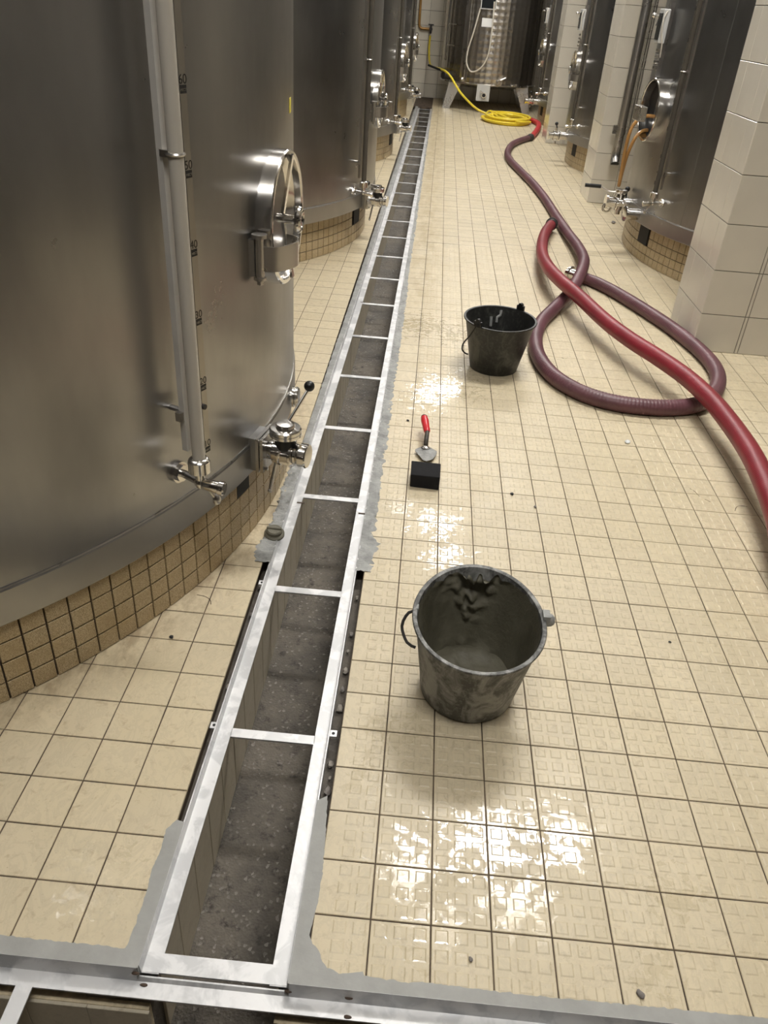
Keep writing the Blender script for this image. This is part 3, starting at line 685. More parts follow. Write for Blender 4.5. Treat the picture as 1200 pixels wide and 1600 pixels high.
def tank(key, name_label, plinth_label, s, vis, feat):
    cx, cy, rp, rs, ph = TANKS[key]
    pl = empty('tank_plinth', (cx, cy, 0)); tag(pl, plinth_label, 'plinth')
    core = MB(); core.lathe([(rp-0.006, -0.03), (rp-0.006, ph-0.004), (rp-0.25, ph-0.004)], n=180, cap0=False, cap1=False); core.build('plinth_core', 'plinth_grout', pl)
    step = math.radians(2.0); w = rp*step-0.0048
    me = MB(); hw = w/2
    chamfer_box(me, -hw, hw, -0.0277, 0.0277, 0, 0.006, 0.001); me = me.mesh('plinth_tile', M['plinth_tile'], False)
    top = ph-0.18
    met = MB(); chamfer_box(met, -hw, hw, -(top-0.004)/2, (top-0.004)/2, 0, 0.006, 0.001); met = met.mesh('plinth_tile', M['plinth_tile'], False)
    rest = MB(); opening = feat.get('opening')
    for i in range(180):
        a = -PI+i*step+math.radians(feat.get('toff', 0.8)); deg = math.degrees(a)
        n = V((math.cos(a), math.sin(a), 0)); t = V((-math.sin(a), math.cos(a), 0)); R = Matrix((t, V((0, 0, 1)), n)).transposed()
        for k in range(4):
            z = 0.030+k*0.06 if k < 3 else 0.18+top/2
            if opening and abs((deg-opening[0]+180) % 360-180) < opening[1] and k >= opening[2]: continue
            vis_now = vis and vis[0] < ((deg-vis[2]+180) % 360-180) < vis[1]
            if vis_now:
                o = link('plinth_tile', me if k < 3 else met, pl); o.matrix_local = Matrix.Translation(n*(rp-0.006)+V((0, 0, z))) @ R.to_4x4()
            else:
                h = 0.0282 if k < 3 else (top-0.004)/2
                rest.box(n*(rp-0.004)+V((0, 0, z)), (w, 2*h, 0.006), R)
    rest.build('plinth_tile_field', 'plinth_tile', pl, False, kind='stuff')
    if opening:
        f = Fr(opening[0], rp, 0); b = MB(); bw = rp*math.radians(opening[1])
        f.box(b, -0.006, 0.0015, -bw, bw, 0.06*opening[2]+0.002, ph-0.004); b.build('vent_shade_panel', 'ink_shade', pl, False)  # flat black panel painted as the shade within the plinth opening
    root = empty('wine_tank', (cx, cy, ph)); tag(root, name_label, 'wine tank', 'tall steel wine tanks on tiled plinths')
    Z0 = ph
    sh = MB(); sh.lathe([(rs, 0.098-0.0), (rs, 3.1), (rs-0.05, 3.16), (0.35, 3.5), (0.0, 3.5)], n=192, cap0=False, cap1=False); sh.build('shell', 'shell', root, True, 30)
    sk = MB(); sk.lathe([(rs-0.2, 0.0), (rs+0.004, 0.0), (rs+0.006, 0.003), (rs+0.006, 0.094), (rs+0.003, 0.099), (rs-0.002, 0.1005)], n=192, cap0=False, cap1=False); sk.build('skirt', 'skirt', root, True, 30)
    wl = MB(); wl.torus((0, 0, 0.1), (0, 0, 1), rs+0.001, 0.0035, 192, 6); wl.build('weld_seam', 'steel', root)
    if feat.get('vseam') is not None:
        f = Fr(feat['vseam'], rs, 0); b = MB(); f.box(b, -0.002, 0.0012, -0.004, 0.004, 0.1, 3.1); b.build('vertical_seam', 'skirt', root, False)
    if 'sight' in feat: sight = sight_glass(root, rs, feat['sight'], feat.get('cock', 0.42)-ph, 2.6-ph, s, key == 'T1')
    if 'man' in feat: manway(root, rs, feat['man'], feat.get('manz', 0.96)-ph, feat.get('manR', 0.19), s, feat.get('manout', 0.045), feat.get('open', False))
    if 'valve' in feat: valve(root, rs, feat['valve'], feat.get('valz', 0.315)-ph, s, key == 'T1')
    if 'dev' in feat: device(root, rs, feat['dev'], feat.get('devz', 1.49)-ph, s)
    return root, pl

T1, P1 = tank('T1', 'nearest steel wine tank with scale numbers beside its level tube', 'speckled tile plinth under the nearest left tank', 1, (-23, 23, -21),
     dict(sight=-25.0, cock=0.43, man=-4.5, manz=0.965, manR=0.188, manout=0.035, valve=-12.0, valz=0.315, opening=(-14.5, 1.3, 3), toff=-0.25))
# printed scale numbers on the nearest tank
cx, cy, rp, rs, ph = TANKS['T1']
sgl = [o for o in T1.children if o.name.startswith('sight_glass')][0]
f = Fr(-25.0, rs, 0); RT = Matrix((f.t, V((0, 0, 1)), f.n)).transposed()
for val, z in ((60, 1.36), (50, 1.195), (40, 1.025), (30, 0.86), (20, 0.687), (10, 0.508)):
    b = MB(); f.box(b, 0.062, 0.0624, 0.047, 0.0665, z-0.024-ph, z-0.008-ph); st = b.build('scale_number', 'ink_shade', sgl, False)
    me = text_mesh(str(val), 0.026, RT, f.p(0.0622, 0.0565, z-ph-0.006), 'ink_shade')
    bm = bmesh.new(); bm.from_mesh(st.data); bm.from_mesh(me); bm.to_mesh(st.data); bm.free()
    st['label'] = 'black printed scale number %d' % val
    me = text_mesh('HECT', 0.0075, RT, f.p(0.0626, 0.0565, z-0.0195-ph), 'strip'); link('scale_unit', me, sgl)
f = Fr(3.2, rs, 1.24-ph); b = MB(); f.box(b, 0.0, 0.001, -0.02, 0.02, -0.02, 0.02); lab(b.build('hazard_sticker', 'yellow_sticker', T1, False), 'small yellow sticker')
f = Fr(1.5, rs, 0.30-ph); b = MB(); b.lathe([(0.02, 0), (0.02, 0.012), (0.037, 0.014), (0.037, 0.020), (0.034, 0.022), (0.037, 0.025), (0.037, 0.033), (0.033, 0.037)], f.p(0, 0, 0), f.n, 24); lab(b.build('port_cap', 'chrome', T1), 'round ribbed port cap')

tank('T2', 'second steel wine tank along the left row', 'tiled plinth under the second left tank', 1, (-38, 12, -5),
     dict(sight=-19.5, cock=0.40, man=-3.5, manz=0.93, manR=0.185, manout=0.03, valve=-12.5, valz=0.31, opening=(-11, 2.2, 2)))
tank('T3', 'third steel wine tank along the left row', 'tiled plinth under the third left tank', 1, None,
     dict(sight=-18, cock=0.40, man=-5, manz=0.95, manout=0.05, valve=-8, valz=0.31, opening=(-7, 2.2, 2)))
tank('T4', 'farthest steel wine tank of the left row, beside the end wall', 'tiled plinth under the farthest left tank', 1, None,
     dict(sight=-18, cock=0.40, man=-5, manz=0.95, manout=0.05, valve=-6, valz=0.31))
R1, PR1 = tank('R1', 'nearest right-hand steel wine tank with an open round hatch', 'tiled plinth under the nearest right tank', -1, (-32, 30, -165),
     dict(sight=-161.5, cock=0.46, man=-174.5, manz=0.99, manR=0.20, manout=0.06, open=True, dev=-178.5, devz=1.49, opening=(-169.5, 2.6, 2), vseam=-154))
tank('R2', 'second right-hand steel wine tank behind the pillar with the pipe', 'tiled plinth under the second right tank', -1, None,
     dict(sight=-166, cock=0.45, man=-178, manz=0.98, manR=0.2, manout=0.06, dev=-178, devz=1.47, opening=(-170, 2.2, 2)))
tank('R3', 'farthest right-hand steel wine tank next to the yellow hose', 'tiled plinth under the farthest right tank', -1, None,
     dict(sight=-166, cock=0.45, man=-178, manz=0.98, manR=0.2, manout=0.06, dev=-178, devz=1.47, opening=(-172, 2.2, 2)))
def stub_valve(root, key, phi, z, L, lever):
    cx, cy, rp, rs, ph = TANKS[key]; f = Fr(phi, rs, z-ph)
    b = MB(); b.lathe([(0.042, -0.03), (0.042, L), (0.055, L+0.002), (0.055, L+0.014), (0.046, L+0.018)], f.p(0, 0, 0), f.n, 24)
    v = lab(b.build('outlet_stub', 'chrome', root), 'short polished outlet pipe')
    if lever:
        b = MB(); b.lathe([(0.05, 0), (0.055, 0.004), (0.055, 0.016), (0.04, 0.02), (0.04, 0.045), (0.055, 0.05), (0.055, 0.064), (0.036, 0.07), (0.036, 0.11), (0.045, 0.112), (0.045, 0.125)], f.p(L+0.02, 0, 0), f.n, 24)
        b.cyl(f.p(L+0.05, 0, 0), f.p(L+0.05, 0, 0.085), 0.014, n=12); b.cyl(f.p(L+0.05, 0, -0.06), f.p(L+0.05, 0, -0.09), 0.012, n=12); b.build('butterfly_valve', 'chrome', v)
        b = MB(); b.cyl(f.p(L+0.05, 0, 0.08), f.p(L+0.07, 0.04, 0.125), 0.008, n=8); b.ball(f.p(L+0.07, 0.04, 0.13), 0.02); b.build('valve_lever', 'black_plastic', v)
    return v, f
R2 = [o for o in COL.objects if o.name.startswith('wine_tank') and abs(o.location.y-TANKS['R2'][1]) < .01 and o.location.x > 0][0]
R3 = [o for o in COL.objects if o.name.startswith('wine_tank') and abs(o.location.y-TANKS['R3'][1]) < .01 and o.location.x > 0][0]
stub_valve(R2, 'R2', -176.5, 0.30, 0.09, True); stub_valve(R3, 'R3', -176.5, 0.30, 0.07, True)
stub_valve(R1, 'R1', -171, 0.315, 0.10, False)
# lever valve cluster on R1
cx, cy, rp, rs, ph = TANKS['R1']; f = Fr(-179, rs, 0.34-ph)
b = MB(); b.lathe([(0.034, -0.02), (0.034, 0.05), (0.058, 0.052), (0.058, 0.064), (0.034, 0.066), (0.034, 0.10), (0.058, 0.102), (0.058, 0.114), (0.038, 0.118), (0.038, 0.17), (0.05, 0.172), (0.05, 0.19)], f.p(0, 0, 0), f.n, 24)
b.cyl(f.p(0.083, 0, -0.085), f.p(0.083, 0, 0.075), 0.02, n=12); b.cyl(f.p(0.058, 0.06, 0), f.p(0.058, -0.06, 0), 0.012, n=10); b.torus(f.p(0.17, 0, -0.045), f.t, 0.03, 0.008, 16, 6)
v1 = lab(b.build('lever_valve', 'chrome', R1), 'chrome valve with long black lever')
b = MB(); b.lathe([(0.04, 0), (0.044, 0.004), (0.044, 0.022), (0.03, 0.026)], f.p(0.083, 0, 0.07), (0, 0, 1), 20); b.build('valve_cap', 'chrome', v1)
a, e, g = f.p(0.10, 0, 0.075), f.p(0.24, -0.02, 0.10), f.p(0.36, -0.03, 0.10)
b = MB(); b.tube(catmull([a, f.p(0.17, -0.01, 0.07), e], 0.02), 0.006, 8); b.build('lever', 'steel', v1); MB().cyl(e, g, 0.014, n=10).build('lever_grip', 'black_plastic', v1)
b = MB(); b.ball(f.p(0.03, -0.05, 0.09), 0.02); b.cyl(f.p(0.03, -0.05, 0.0), f.p(0.03, -0.05, 0.09), 0.007, n=8); b.build('lever_knob', 'black_plastic', v1)
# amber hose hanging out of the open hatch of R1
f = Fr(-175.5, rs, 1.0-ph)
P = [f.p(-0.02, 0.02, -0.05), f.p(0.07, 0.0, -0.055), f.p(0.14, 0.01, -0.12), f.p(0.16, 0.02, -0.25), f.p(0.155, 0.02, -0.42), f.p(0.145, 0.0, -0.52), f.p(0.135, -0.02, -0.42), f.p(0.12, -0.03, -0.3), f.p(0.085, -0.035, -0.19), f.p(0.03, -0.06, -0.15), f.p(-0.03, -0.06, -0.15)]
ah = empty('tubing_loop', (cx, cy, ph)); MB().tube(catmull(P, 0.012), 0.012, 10).build('amber_tube', 'copper_hose', ah)
tag(ah, 'amber tubing looping out of the open tank hatch', 'tubing')
b = MB(); f.box(b, 0.15, 0.20, 0.15, 0.30, -0.06, 0.03); b.build('hatch_bracket', 'steel', R1, False, bevel=0.004)

# ------------------------------------------------------------------ pillars
me_cache = {}
def wtile(w, h):
    k = (round(w, 3), round(h, 3))
    if k not in me_cache:
        mb = MB(); chamfer_box(mb, -w/2, w/2, -h/2, h/2, 0, 0.008, 0.0015); me_cache[k] = mb.mesh('pillar_tile', M['wall_tile'], False)
    return me_cache[k]
ZJ = [0.0]+[0.209+0.2345*i for i in range(20)]
def pillar(y0, label, y1, parts):
    x0, x1 = 1.512, 2.60
    root = MB().bbox(x0+0.007, x1-0.007, y0+0.007, y1-0.007, 0, CEIL).build('tiled_pillar', 'wall_grout', smooth=False); tag(root, label, 'pillar')
    xs = [x0, 1.750, 1.769, 2.005, 2.241, 2.477, x1]; ys = [y0, y0+0.125, y0+0.36, y1]
    rest = MB(); g = 0.0035
    for k in range(len(ZJ)-1):
        za, zb = ZJ[k], min(ZJ[k+1], CEIL); h = zb-za-g; zc = (za+zb)/2
        if h < 0.02: continue
        one = zb < 2.2
        for a, b in zip(xs, xs[1:]):
            w = b-a-(g if b-a > 0.05 else 0.004)
            if one and (b <= 2.3): o = link('pillar_tile', wtile(w, h), root); o.location = ((a+b)/2, y0+0.008, zc); o.rotation_euler = (PI/2, 0, 0)
            else: rest.bbox(a+g/2, b-g/2, y0, y0+0.008, za+g/2, zb-g/2)
            rest.bbox(a+g/2, b-g/2, y1-0.008, y1, za+g/2, zb-g/2)
        for a, b in zip(ys, ys[1:]):
            w = b-a-g
            if one:
                o = link('pillar_tile', wtile(w, h), root); o.matrix_local = Matrix.Translation((x0+0.008, (a+b)/2, zc)) @ Matrix(((0, 0, -1), (-1, 0, 0), (0, 1, 0))).to_4x4()
            else: rest.bbox(x0, x0+0.008, a+g/2, b-g/2, za+g/2, zb-g/2)
    rest.build('pillar_tile_field', 'wall_tile', root, False, kind='stuff')
    return root
pillar(3.28, 'cream tiled pillar closest to the viewer at right', 3.77, 1)
pillar(7.165, 'cream tiled pillar with the vertical steel pipe', 7.66, 1)
pillar(11.05, 'farthest cream tiled pillar between the right tanks', 11.54, 1)
# vertical pipe on the second pillar
pp = empty('vertical_pipe', (1.67, 7.045, 0.37)); tag(pp, 'vertical steel pipe with open lower end on tiled pillar', 'pipe')
b = MB(); R0 = 0.043
b.tube([(0, 0, 3.9), (0, 0, 1.0)]+catmull([(0, 0, 0.2), (0, 0, 0.10), (0, -0.012, 0.05), (0, -0.035, 0.012)], 0.015), R0, 24); b.build('pipe', 'steel', pp)
d = V((0, -0.023, -0.038)).normalized(); e = V((0, -0.035, 0.012))
MB().cyl(e, e+d*0.001, R0-0.005, n=24).build('bore_shade_disc', 'ink_shade', pp)  # black disc paints the shade inside the open pipe end
for z in (0.28, 1.6, 2.9):
    c = MB(); c.lathe([(R0+0.001, -0.018), (R0+0.006, -0.018), (R0+0.006, 0.018), (R0+0.001, 0.018)], (0, 0, z), n=24, cap0=False, cap1=False); c.bbox(-0.015, 0.015, R0, 0.105, z-0.012, z+0.012); c.bbox(-0.075, -0.04, -0.012, 0.012, z-0.02, z+0.05); c.build('pipe_clamp', 'steel', pp)
for dx in (0.085, 0.105):
    c = MB().cyl((dx, 0.085, 0.0-0.1), (dx, 0.085, 3.9), 0.006, n=8); c.build('thin_conduit', 'steel', pp)

# ------------------------------------------------------------------ back tank on legs
BT = V((0.82, 14.95, 0)); BR = 0.84
bt = empty('legged_tank', BT); tag(bt, 'marbled steel tank on four legs at the far end of the aisle', 'tank')
MB().lathe([(BR, 0.42), (BR, 3.0), (0.3, 3.25), (0.0, 3.25)], n=96, cap0=False, cap1=False).build('shell', 'marbled', bt)
MB().lathe([(0.02, 0.30), (0.5, 0.34), (BR-0.05, 0.40), (BR+0.008, 0.405), (BR+0.008, 0.425), (BR, 0.43)], n=96, cap0=True, cap1=False).build('bottom_rim', 'steel', bt)
for sx, sy in ((-1, -1), (1, -1), (-1, 1), (1, 1)):
    b = MB(); bx, by = sx*0.70, sy*0.50; tx, ty = sx*0.56, sy*0.46
    b.ring_surface([[(bx-0.06, by-0.05, 0), (bx+0.06, by-0.05, 0), (bx+0.06, by+0.05, 0), (bx-0.06, by+0.05, 0)], [(tx-0.11, ty-0.06, 0.44), (tx+0.11, ty-0.06, 0.44), (tx+0.11, ty+0.06, 0.44), (tx-0.11, ty+0.06, 0.44)]], True, True, True)
    b.build('leg', 'steel', bt, False)
f = Fr(-95, BR, 0)
b = MB(); f.box(b, -0.10, 0.02, -0.13, 0.09, 0.18, 0.42); ob = b.build('outlet_box', 'device', bt, False)
b = MB(); b.cyl(f.p(0.02, 0.0, 0.27), f.p(0.07, 0.0, 0.27), 0.04, n=16); b.cyl(f.p(0.04, -0.01, 0.30), f.p(0.06, -0.07, 0.33), 0.014, n=8); b.build('outlet_valve', 'chrome', ob)
b = MB().cyl(f.p(0.07, 0, 0.27), f.p(0.0705, 0, 0.27), 0.03, n=16); b.build('outlet_shade_disc', 'ink_shade', ob)  # black disc paints the unlit inside of the outlet
f = Fr(-101, BR, 0); b = MB(); f.box(b, 0.01, 0.05, -0.125, 0.125, 1.49, 1.85); d = b.build('level_display', 'device', bt, False)
b = MB(); f.box(b, 0.0505, 0.053, -0.11, 0.11, 1.505, 1.84); b.build('screen', 'screen', d, False)
b = MB(); f.box(b, 0.0, 0.006, -0.085, 0.085, 1.25, 1.37); lab(b.build('rating_plate', 'white_paper', bt, False), 'small white data plate')
P = [f.p(0.02, -0.13, 1.5), f.p(0.03, -0.19, 1.2), f.p(0.03, -0.26, 0.9), f.p(0.03, -0.26, 0.72), f.p(0.03, -0.17, 0.60), f.p(0.03, -0.02, 0.66), f.p(0.03, 0.08, 0.85), f.p(0.03, 0.10, 1.2), f.p(0.06, 0.09, 1.6)]
MB().tube(catmull(P, 0.03), 0.012, 8).build('cable_loop', 'cable', bt)
f = Fr(-122, BR, 0); b = MB(); f.box(b, 0.02, 0.05, -0.055, -0.01, 0.5, 2.8); f.box(b, 0.02, 0.05, 0.01, 0.035, 0.5, 2.8); b.build('level_tube', 'steel', bt, False)
c = MB(); c.ball(f.p(0.05, 0, 0.47), 0.04); c.cyl(f.p(0, 0, 0.45), f.p(0.09, 0, 0.45), 0.02, n=10); c.build('tube_cock', 'steel', bt)
f = Fr(-80, BR, 0); c = MB(); c.cyl(f.p(0, 0, 0.47), f.p(0.09, 0, 0.47), 0.045, n=14); c.cyl(f.p(0.05, 0, 0.5), f.p(0.06, 0.10, 0.55), 0.012, n=8); c.build('tap', 'steel', bt)
f = Fr(-62, BR, 0); c = MB(); c.cyl(f.p(0, 0, 0.43), f.p(0.12, 0.02, 0.45), 0.02, n=10); c.build('spigot', 'chrome', bt)
f = Fr(-150, BR, 0); c = MB(); c.cyl(f.p(0.06, 0.0, 0.72), f.p(0.06, 0.0, 2.6), 0.02, n=10)
for z in (0.95, 1.25): c.cyl(f.p(0.06, 0, z), f.p(0.06, 0.24, z), 0.011, n=8)
f.box(c, 0.0, 0.06, -0.03, 0.03, 0.93, 0.96); c.build('ladder_rail', 'chrome', bt)
f = Fr(-146, BR, 0); c = MB(); c.cyl(f.p(0, 0, 0.50), f.p(0.12, 0, 0.50), 0.06, n=16); c.build('side_outlet', 'dark_rubber', bt)
c = MB(); c.cyl(f.p(0.12, 0, 0.56), f.p(0.24, -0.30, 0.62), 0.018, n=8); lab(c.build('side_lever', 'black_plastic', bt), 'black outlet lever')

# ------------------------------------------------------------------ wall tap and yellow hose
tp = empty('wall_tap', (-0.27, 15.93, 1.12)); tag(tp, 'old copper water pipe and tap on the end wall', 'tap')
MB().tube(catmull([(-0.22, -0.03, 0.9), (-0.22, -0.03, 0.2), (-0.20, -0.03, 0.02), (-0.1, -0.03, 0.0), (0.0, -0.03, 0.0)], 0.03), 0.022, 10).build('pipe', 'brown_pipe', tp)
c = MB(); c.cyl((0.0, -0.03, 0), (0.0, -0.12, 0), 0.03, n=12); c.cyl((0.0, -0.10, -0.07), (0.0, -0.10, 0.06), 0.018, n=10); c.box((0, -0.1, 0.07), (0.10, 0.02, 0.02)); c.build('tap_body', 'dark_rubber', tp)
yh = empty('yellow_hose', (1.09, 13.1, 0)); 
P = [(-0.27, 15.83, 1.02), (-0.27, 15.80, 0.8), (-0.22, 15.5, 0.58), (-0.05, 14.6, 0.58), (0.06, 14.22, 0.57), (0.16, 14.12, 0.50), (0.34, 13.9, 0.30), (0.60, 13.6, 0.12), (0.80, 13.5, 0.05)]
n0 = len(P); rr = 0.017
for k in range(0, 7*12+1):
    a = PI*0.75-2*PI*k/12; ring = k//12
    R = (0.36, 0.30, 0.37, 0.26, 0.33, 0.22, 0.35)[min(ring, 6)]; off = (0, 0.02, -0.02, 0.04, 0.0, 0.05, 0.02)[min(ring, 6)]
    P.append((1.10+off+R*math.cos(a), 13.1+R*1.45*math.sin(a), 0.02+0.011*ring))
P += [(1.2, 12.62, 0.075), (1.45, 12.75, 0.06)]
P = [V(p)-V((1.09, 13.1, 0)) for p in P]
MB().tube(catmull(P, 0.03), rr, 8).build('hose', 'yellow_hose', yh); tag(yh, 'coiled yellow water hose hanging from the wall tap', 'hose')

# ------------------------------------------------------------------ wine hoses
def ribbed(name, P, r, mat, label, pitch=0.016, amp=0.03, n=16):
    pts = catmull(P, pitch/3); o = empty(name, P[0]); P0 = V(P[0])
    h = MB().tube([p-P0 for p in pts], lambda i: r*(1+amp*math.cos(2*PI*i/3)), n); ob = h.build('hose', mat, o, True, 80); tag(o, label, 'hose'); return o, pts, P0
PUR = [(1.313, 11.158, .038), (1.162, 10.831, .038), (.998, 10.339, .038), (.895, 9.654, .038), (.888, 9.082, .038), (.951, 8.433, .038), (1.028, 7.726, .038), (1.076, 7.042, .038), (1.1, 6.29, .038), (1.111, 5.687, .05), (1.123, 5.129, .07), (1.102, 4.712, .095), (1.058, 4.423, .115), (.982, 4.124, .105), (.896, 3.892, .07), (.788, 3.671, .045), (.689, 3.43, .038), (.63, 3.159, .038), (.619, 2.898, .038), (.662, 2.665, .038), (.753, 2.501, .038), (.879, 2.405, .038), (1.035, 2.374, .038), (1.201, 2.394, .038), (1.339, 2.47, .038), (1.448, 2.623, .038), (1.517, 2.809, .038), (1.538, 2.998, .038), (1.517, 3.222, .038), (1.453, 3.51, .038), (1.352, 3.825, .038), (1.232, 4.137, .038), (1.137, 4.319, .038), (1.045, 4.425, .038), (.999, 4.472, .038)]
ho, pts, P0 = ribbed('wine_hose', PUR, 0.0375, 'purple_hose', 'long wine-purple ribbed hose looping on the floor')
d = (pts[-1]-pts[-8]).normalized(); c = MB(); e = pts[-1]-P0
c.lathe([(0.039, -0.07), (0.039, 0.0), (0.05, 0.002), (0.05, 0.016), (0.040, 0.018), (0.040, 0.03), (0.034, 0.03), (0.033, 0.0)], e, d, 24); c.build('end_coupling', 'chrome', ho)
d = (pts[6]-pts[0]).normalized(); c = MB(); c.lathe([(0.039, -0.02), (0.050, -0.018), (0.050, 0.02), (0.042, 0.03), (0.042, 0.10), (0.039, 0.102)], pts[0]-P0, d, 20, False, False); c.build('coupling', 'dark_rubber', ho)
RFAR = [(1.333, 11.25, .038), (1.464, 11.901, .038), (1.572, 12.62, .038), (1.56, 13.05, .038), (1.40, 13.55, .038)]
ribbed('red_hose_length', RFAR[::-1], 0.0385, 'red_hose_far', 'short bright red hose joined to the purple hose far off', 0.03, 0.005)
RED = [(1.011, 5.829, .06), (.917, 5.453, .075), (.848, 5.039, .09), (.8, 4.6, .115), (.794, 4.201, .14), (.834, 3.891, .15), (.912, 3.601, .145), (1.002, 3.235, .137), (1.084, 2.975, .137), (1.181, 2.755, .135), (1.259, 2.525, .137), (1.303, 2.28, .140), (1.32, 2.037, .14), (1.31, 1.768, .15), (1.287, 1.533, .15), (1.26, 1.321, .14), (1.225, 1.088, .11), (1.25, .75, .06), (1.4, .3, .04), (1.8, -.1, .04)]
ro, pts, P0 = ribbed('thick_red_hose', RED, 0.0405, 'red_hose', 'thick dark red hose crossing over the purple loop', 0.012, 0.008)
d = (pts[0]-pts[8]).normalized(); c = MB(); c.lathe([(0.042, -0.06), (0.0435, -0.058), (0.0435, -0.045), (0.042, -0.043), (0.042, -0.01), (0.050, -0.008), (0.050, 0.012), (0.042, 0.014), (0.036, 0.014), (0.035, -0.02)], pts[0]-P0, d, 24); c.build('end_coupling', 'dark_rubber', ro)

# ------------------------------------------------------------------ buckets
def bucket(name, c, base_r, rim, h, mat, label, handle_ang, ribs=0, wall=0.004):
    """rim(a) -> (dx, dy, z) of the rim line"""
    root = empty(name, (*c, 0)); n = 64
    def ring(t, off, z0):
        out = []
        for j in range(n):
            a = 2*PI*j/n; bx, by = base_r*math.cos(a), base_r*math.sin(a); rx, ry, rz = rim(a)
            x, y = bx+(rx-bx)*t, by+(ry-by)*t; l = math.hypot(x, y); k = (l+off)/l
            out.append((x*k, y*k, z0+(rz-z0)*t))
        return out
    mb = MB()
    prof = [(0.0, -0.012, 0.0), (0.0, -0.002, 0.001), (0.02, 0.0, 0.0), (0.25, 0, 0), (0.5, 0, 0), (0.75, 0, 0), (0.93, 0, 0), (0.96, 0.001, 0), (0.965, 0.007, 0), (0.985, 0.0085, 0), (1.0, 0.006, 0), (1.003, 0.001, 0), (0.995, -wall, 0), (0.75, -wall, 0.006), (0.5, -wall, 0.006), (0.25, -wall, 0.006), (0.03, -wall, 0.008), (0.03, -wall-0.02, 0.008)]
    rings = [ring(t, o, z) for t, o, z in prof]
    mb.ring_surface(rings, True, True, True); body = mb.build('body', mat, root, True, 50)
    return root, ring, body
def rim1(a):
    x, y = 0.158*math.cos(a), 0.182*math.sin(a); return (x*(1-0.05*math.sin(a)), y-0.018, 0.272+0.016*math.sin(a))
b1, ring1, body1 = bucket('mortar_bucket', (0.203, 0.532), 0.122, rim1, 0.27, 'bucket_grey', '', 0)
tag(b1, 'mortar-smeared grey bucket with wet cement inside', 'bucket')
# wet lining and residue
def ring_at(t, a, off):
    bx, by = 0.122*math.cos(a), 0.122*math.sin(a); rx, ry, rz = rim1(a); x, y = bx+(rx-bx)*t, by+(ry-by)*t; l = math.hypot(x, y); k = (l+off)/l; return V((x*k, y*k, rz*t))
rings = []
for i in range(71):
    t = 0.10+0.87*i/70; o2 = []
    for j in range(200):
        a = 2*PI*j/200; p = ring_at(t, a, -0.0055)
        m1 = math.exp(-((a-1.66)/(0.20+0.5*max(0, t-0.45)))**2)*min(1, max(0, (t-0.38)*5)); m2 = math.exp(-((a-1.6)/0.55)**2)*max(0, 1-abs(t-0.14)/0.13); m3 = math.exp(-((a-1.62)/0.6)**2)*max(0, (t-0.84)/0.13)
        c1 = noise.noise(p*36); c2 = noise.noise(p*80); cl = max(0, min(0.6, c1*0.9+c2*0.22+0.2))
        d = 0.042*(m1+0.8*m3)*cl+0.022*m2*max(0, c1+0.3)+0.0016*(noise.noise(p*30)+0.5*noise.noise(p*110))
        if t > 0.9: p = p+V((0, 0, 0.010*noise.noise(V((math.cos(a)*7, math.sin(a)*7, 2)))*(t-0.9)/0.07))
        l = math.hypot(p.x, p.y); k = (l-max(0, d))/l; o2.append((p.x*k, p.y*k, p.z-0.25*max(0, d)))
    rings.append(o2)
MB().ring_surface(rings).build('mortar_lining', 'mortar_wet', b1, True, 80)
rows = []
for i in range(10):
    r = 0.128*i/9; rows.append([(r*math.cos(2*PI*j/40), r*0.98*math.sin(2*PI*j/40)-0.002, 0.036+0.010*noise.noise(V((r*40*math.cos(2*PI*j/40), r*40*math.sin(2*PI*j/40), 1)))+0.02*math.exp(-((r-0.10)/0.03)**2)*max(0, math.sin(2*PI*j/40))**2) for j in range(40)])
MB().ring_surface(rows).build('mortar_residue', 'mortar_wet', b1, True, 80)
def bail(root, pts, mat='dark_rubber', r=0.004): return MB().tube(catmull(pts, 0.01), r, 8).build('handle', mat, root)
bail(b1, [(-0.150, -0.01, 0.262), (-0.174, -0.012, 0.255), (-0.188, -0.03, 0.225), (-0.172, -0.055, 0.195), (-0.150, -0.065, 0.19)])
c = MB(); c.box((0.166, 0.0, 0.268), (0.018, 0.03, 0.03)); c.ball((0.176, 0.0, 0.262), 0.014, (1, 1, 1.2), jit=.1); c.build('handle_lug', 'mortar_rough', b1, True, bevel=0.004)
c = MB(); c.box((-0.156, -0.005, 0.262), (0.012, 0.022, 0.022)); c.build('handle_lug', 'mortar_rough', b1, True, bevel=0.003)
def rim2(a): return (0.172*math.cos(a), 0.185*math.sin(a)-0.01, 0.262)
b2, ring2, body2 = bucket('black_bucket', (0.385, 2.785), 0.118, rim2, 0.26, 'bucket_black', '', 0)
tag(b2, 'black rubber bucket standing beside the purple hose loop', 'bucket')
rows = [[(r*math.cos(2*PI*j/32), r*1.03*math.sin(2*PI*j/32)-.005, 0.15) for j in range(32)] for r in (0.001, 0.07, 0.139)]
MB().ring_surface(rows).build('water_surface', mat_plain('murky_water', (0.012, 0.012, 0.010), 0.04), b2)
for a in (math.radians(229), math.radians(52)):
    x, y, z = rim2(a); d = V((math.cos(a), math.sin(a), 0))
    g = MB(); R = Matrix((d, V((-d.y, d.x, 0)), V((0, 0, 1)))).transposed(); g.box(V((x, y, z+0.008))+d*0.004, (0.014, 0.042, 0.028), R); g.cyl(V((x, y, z+0.022))-d*0.004, V((x, y, z+0.022))+d*0.012, 0.013, n=14); g.build('handle_lug', 'black_plastic', b2, True, bevel=0.002)
a = math.radians(229); x, y, z = rim2(a)
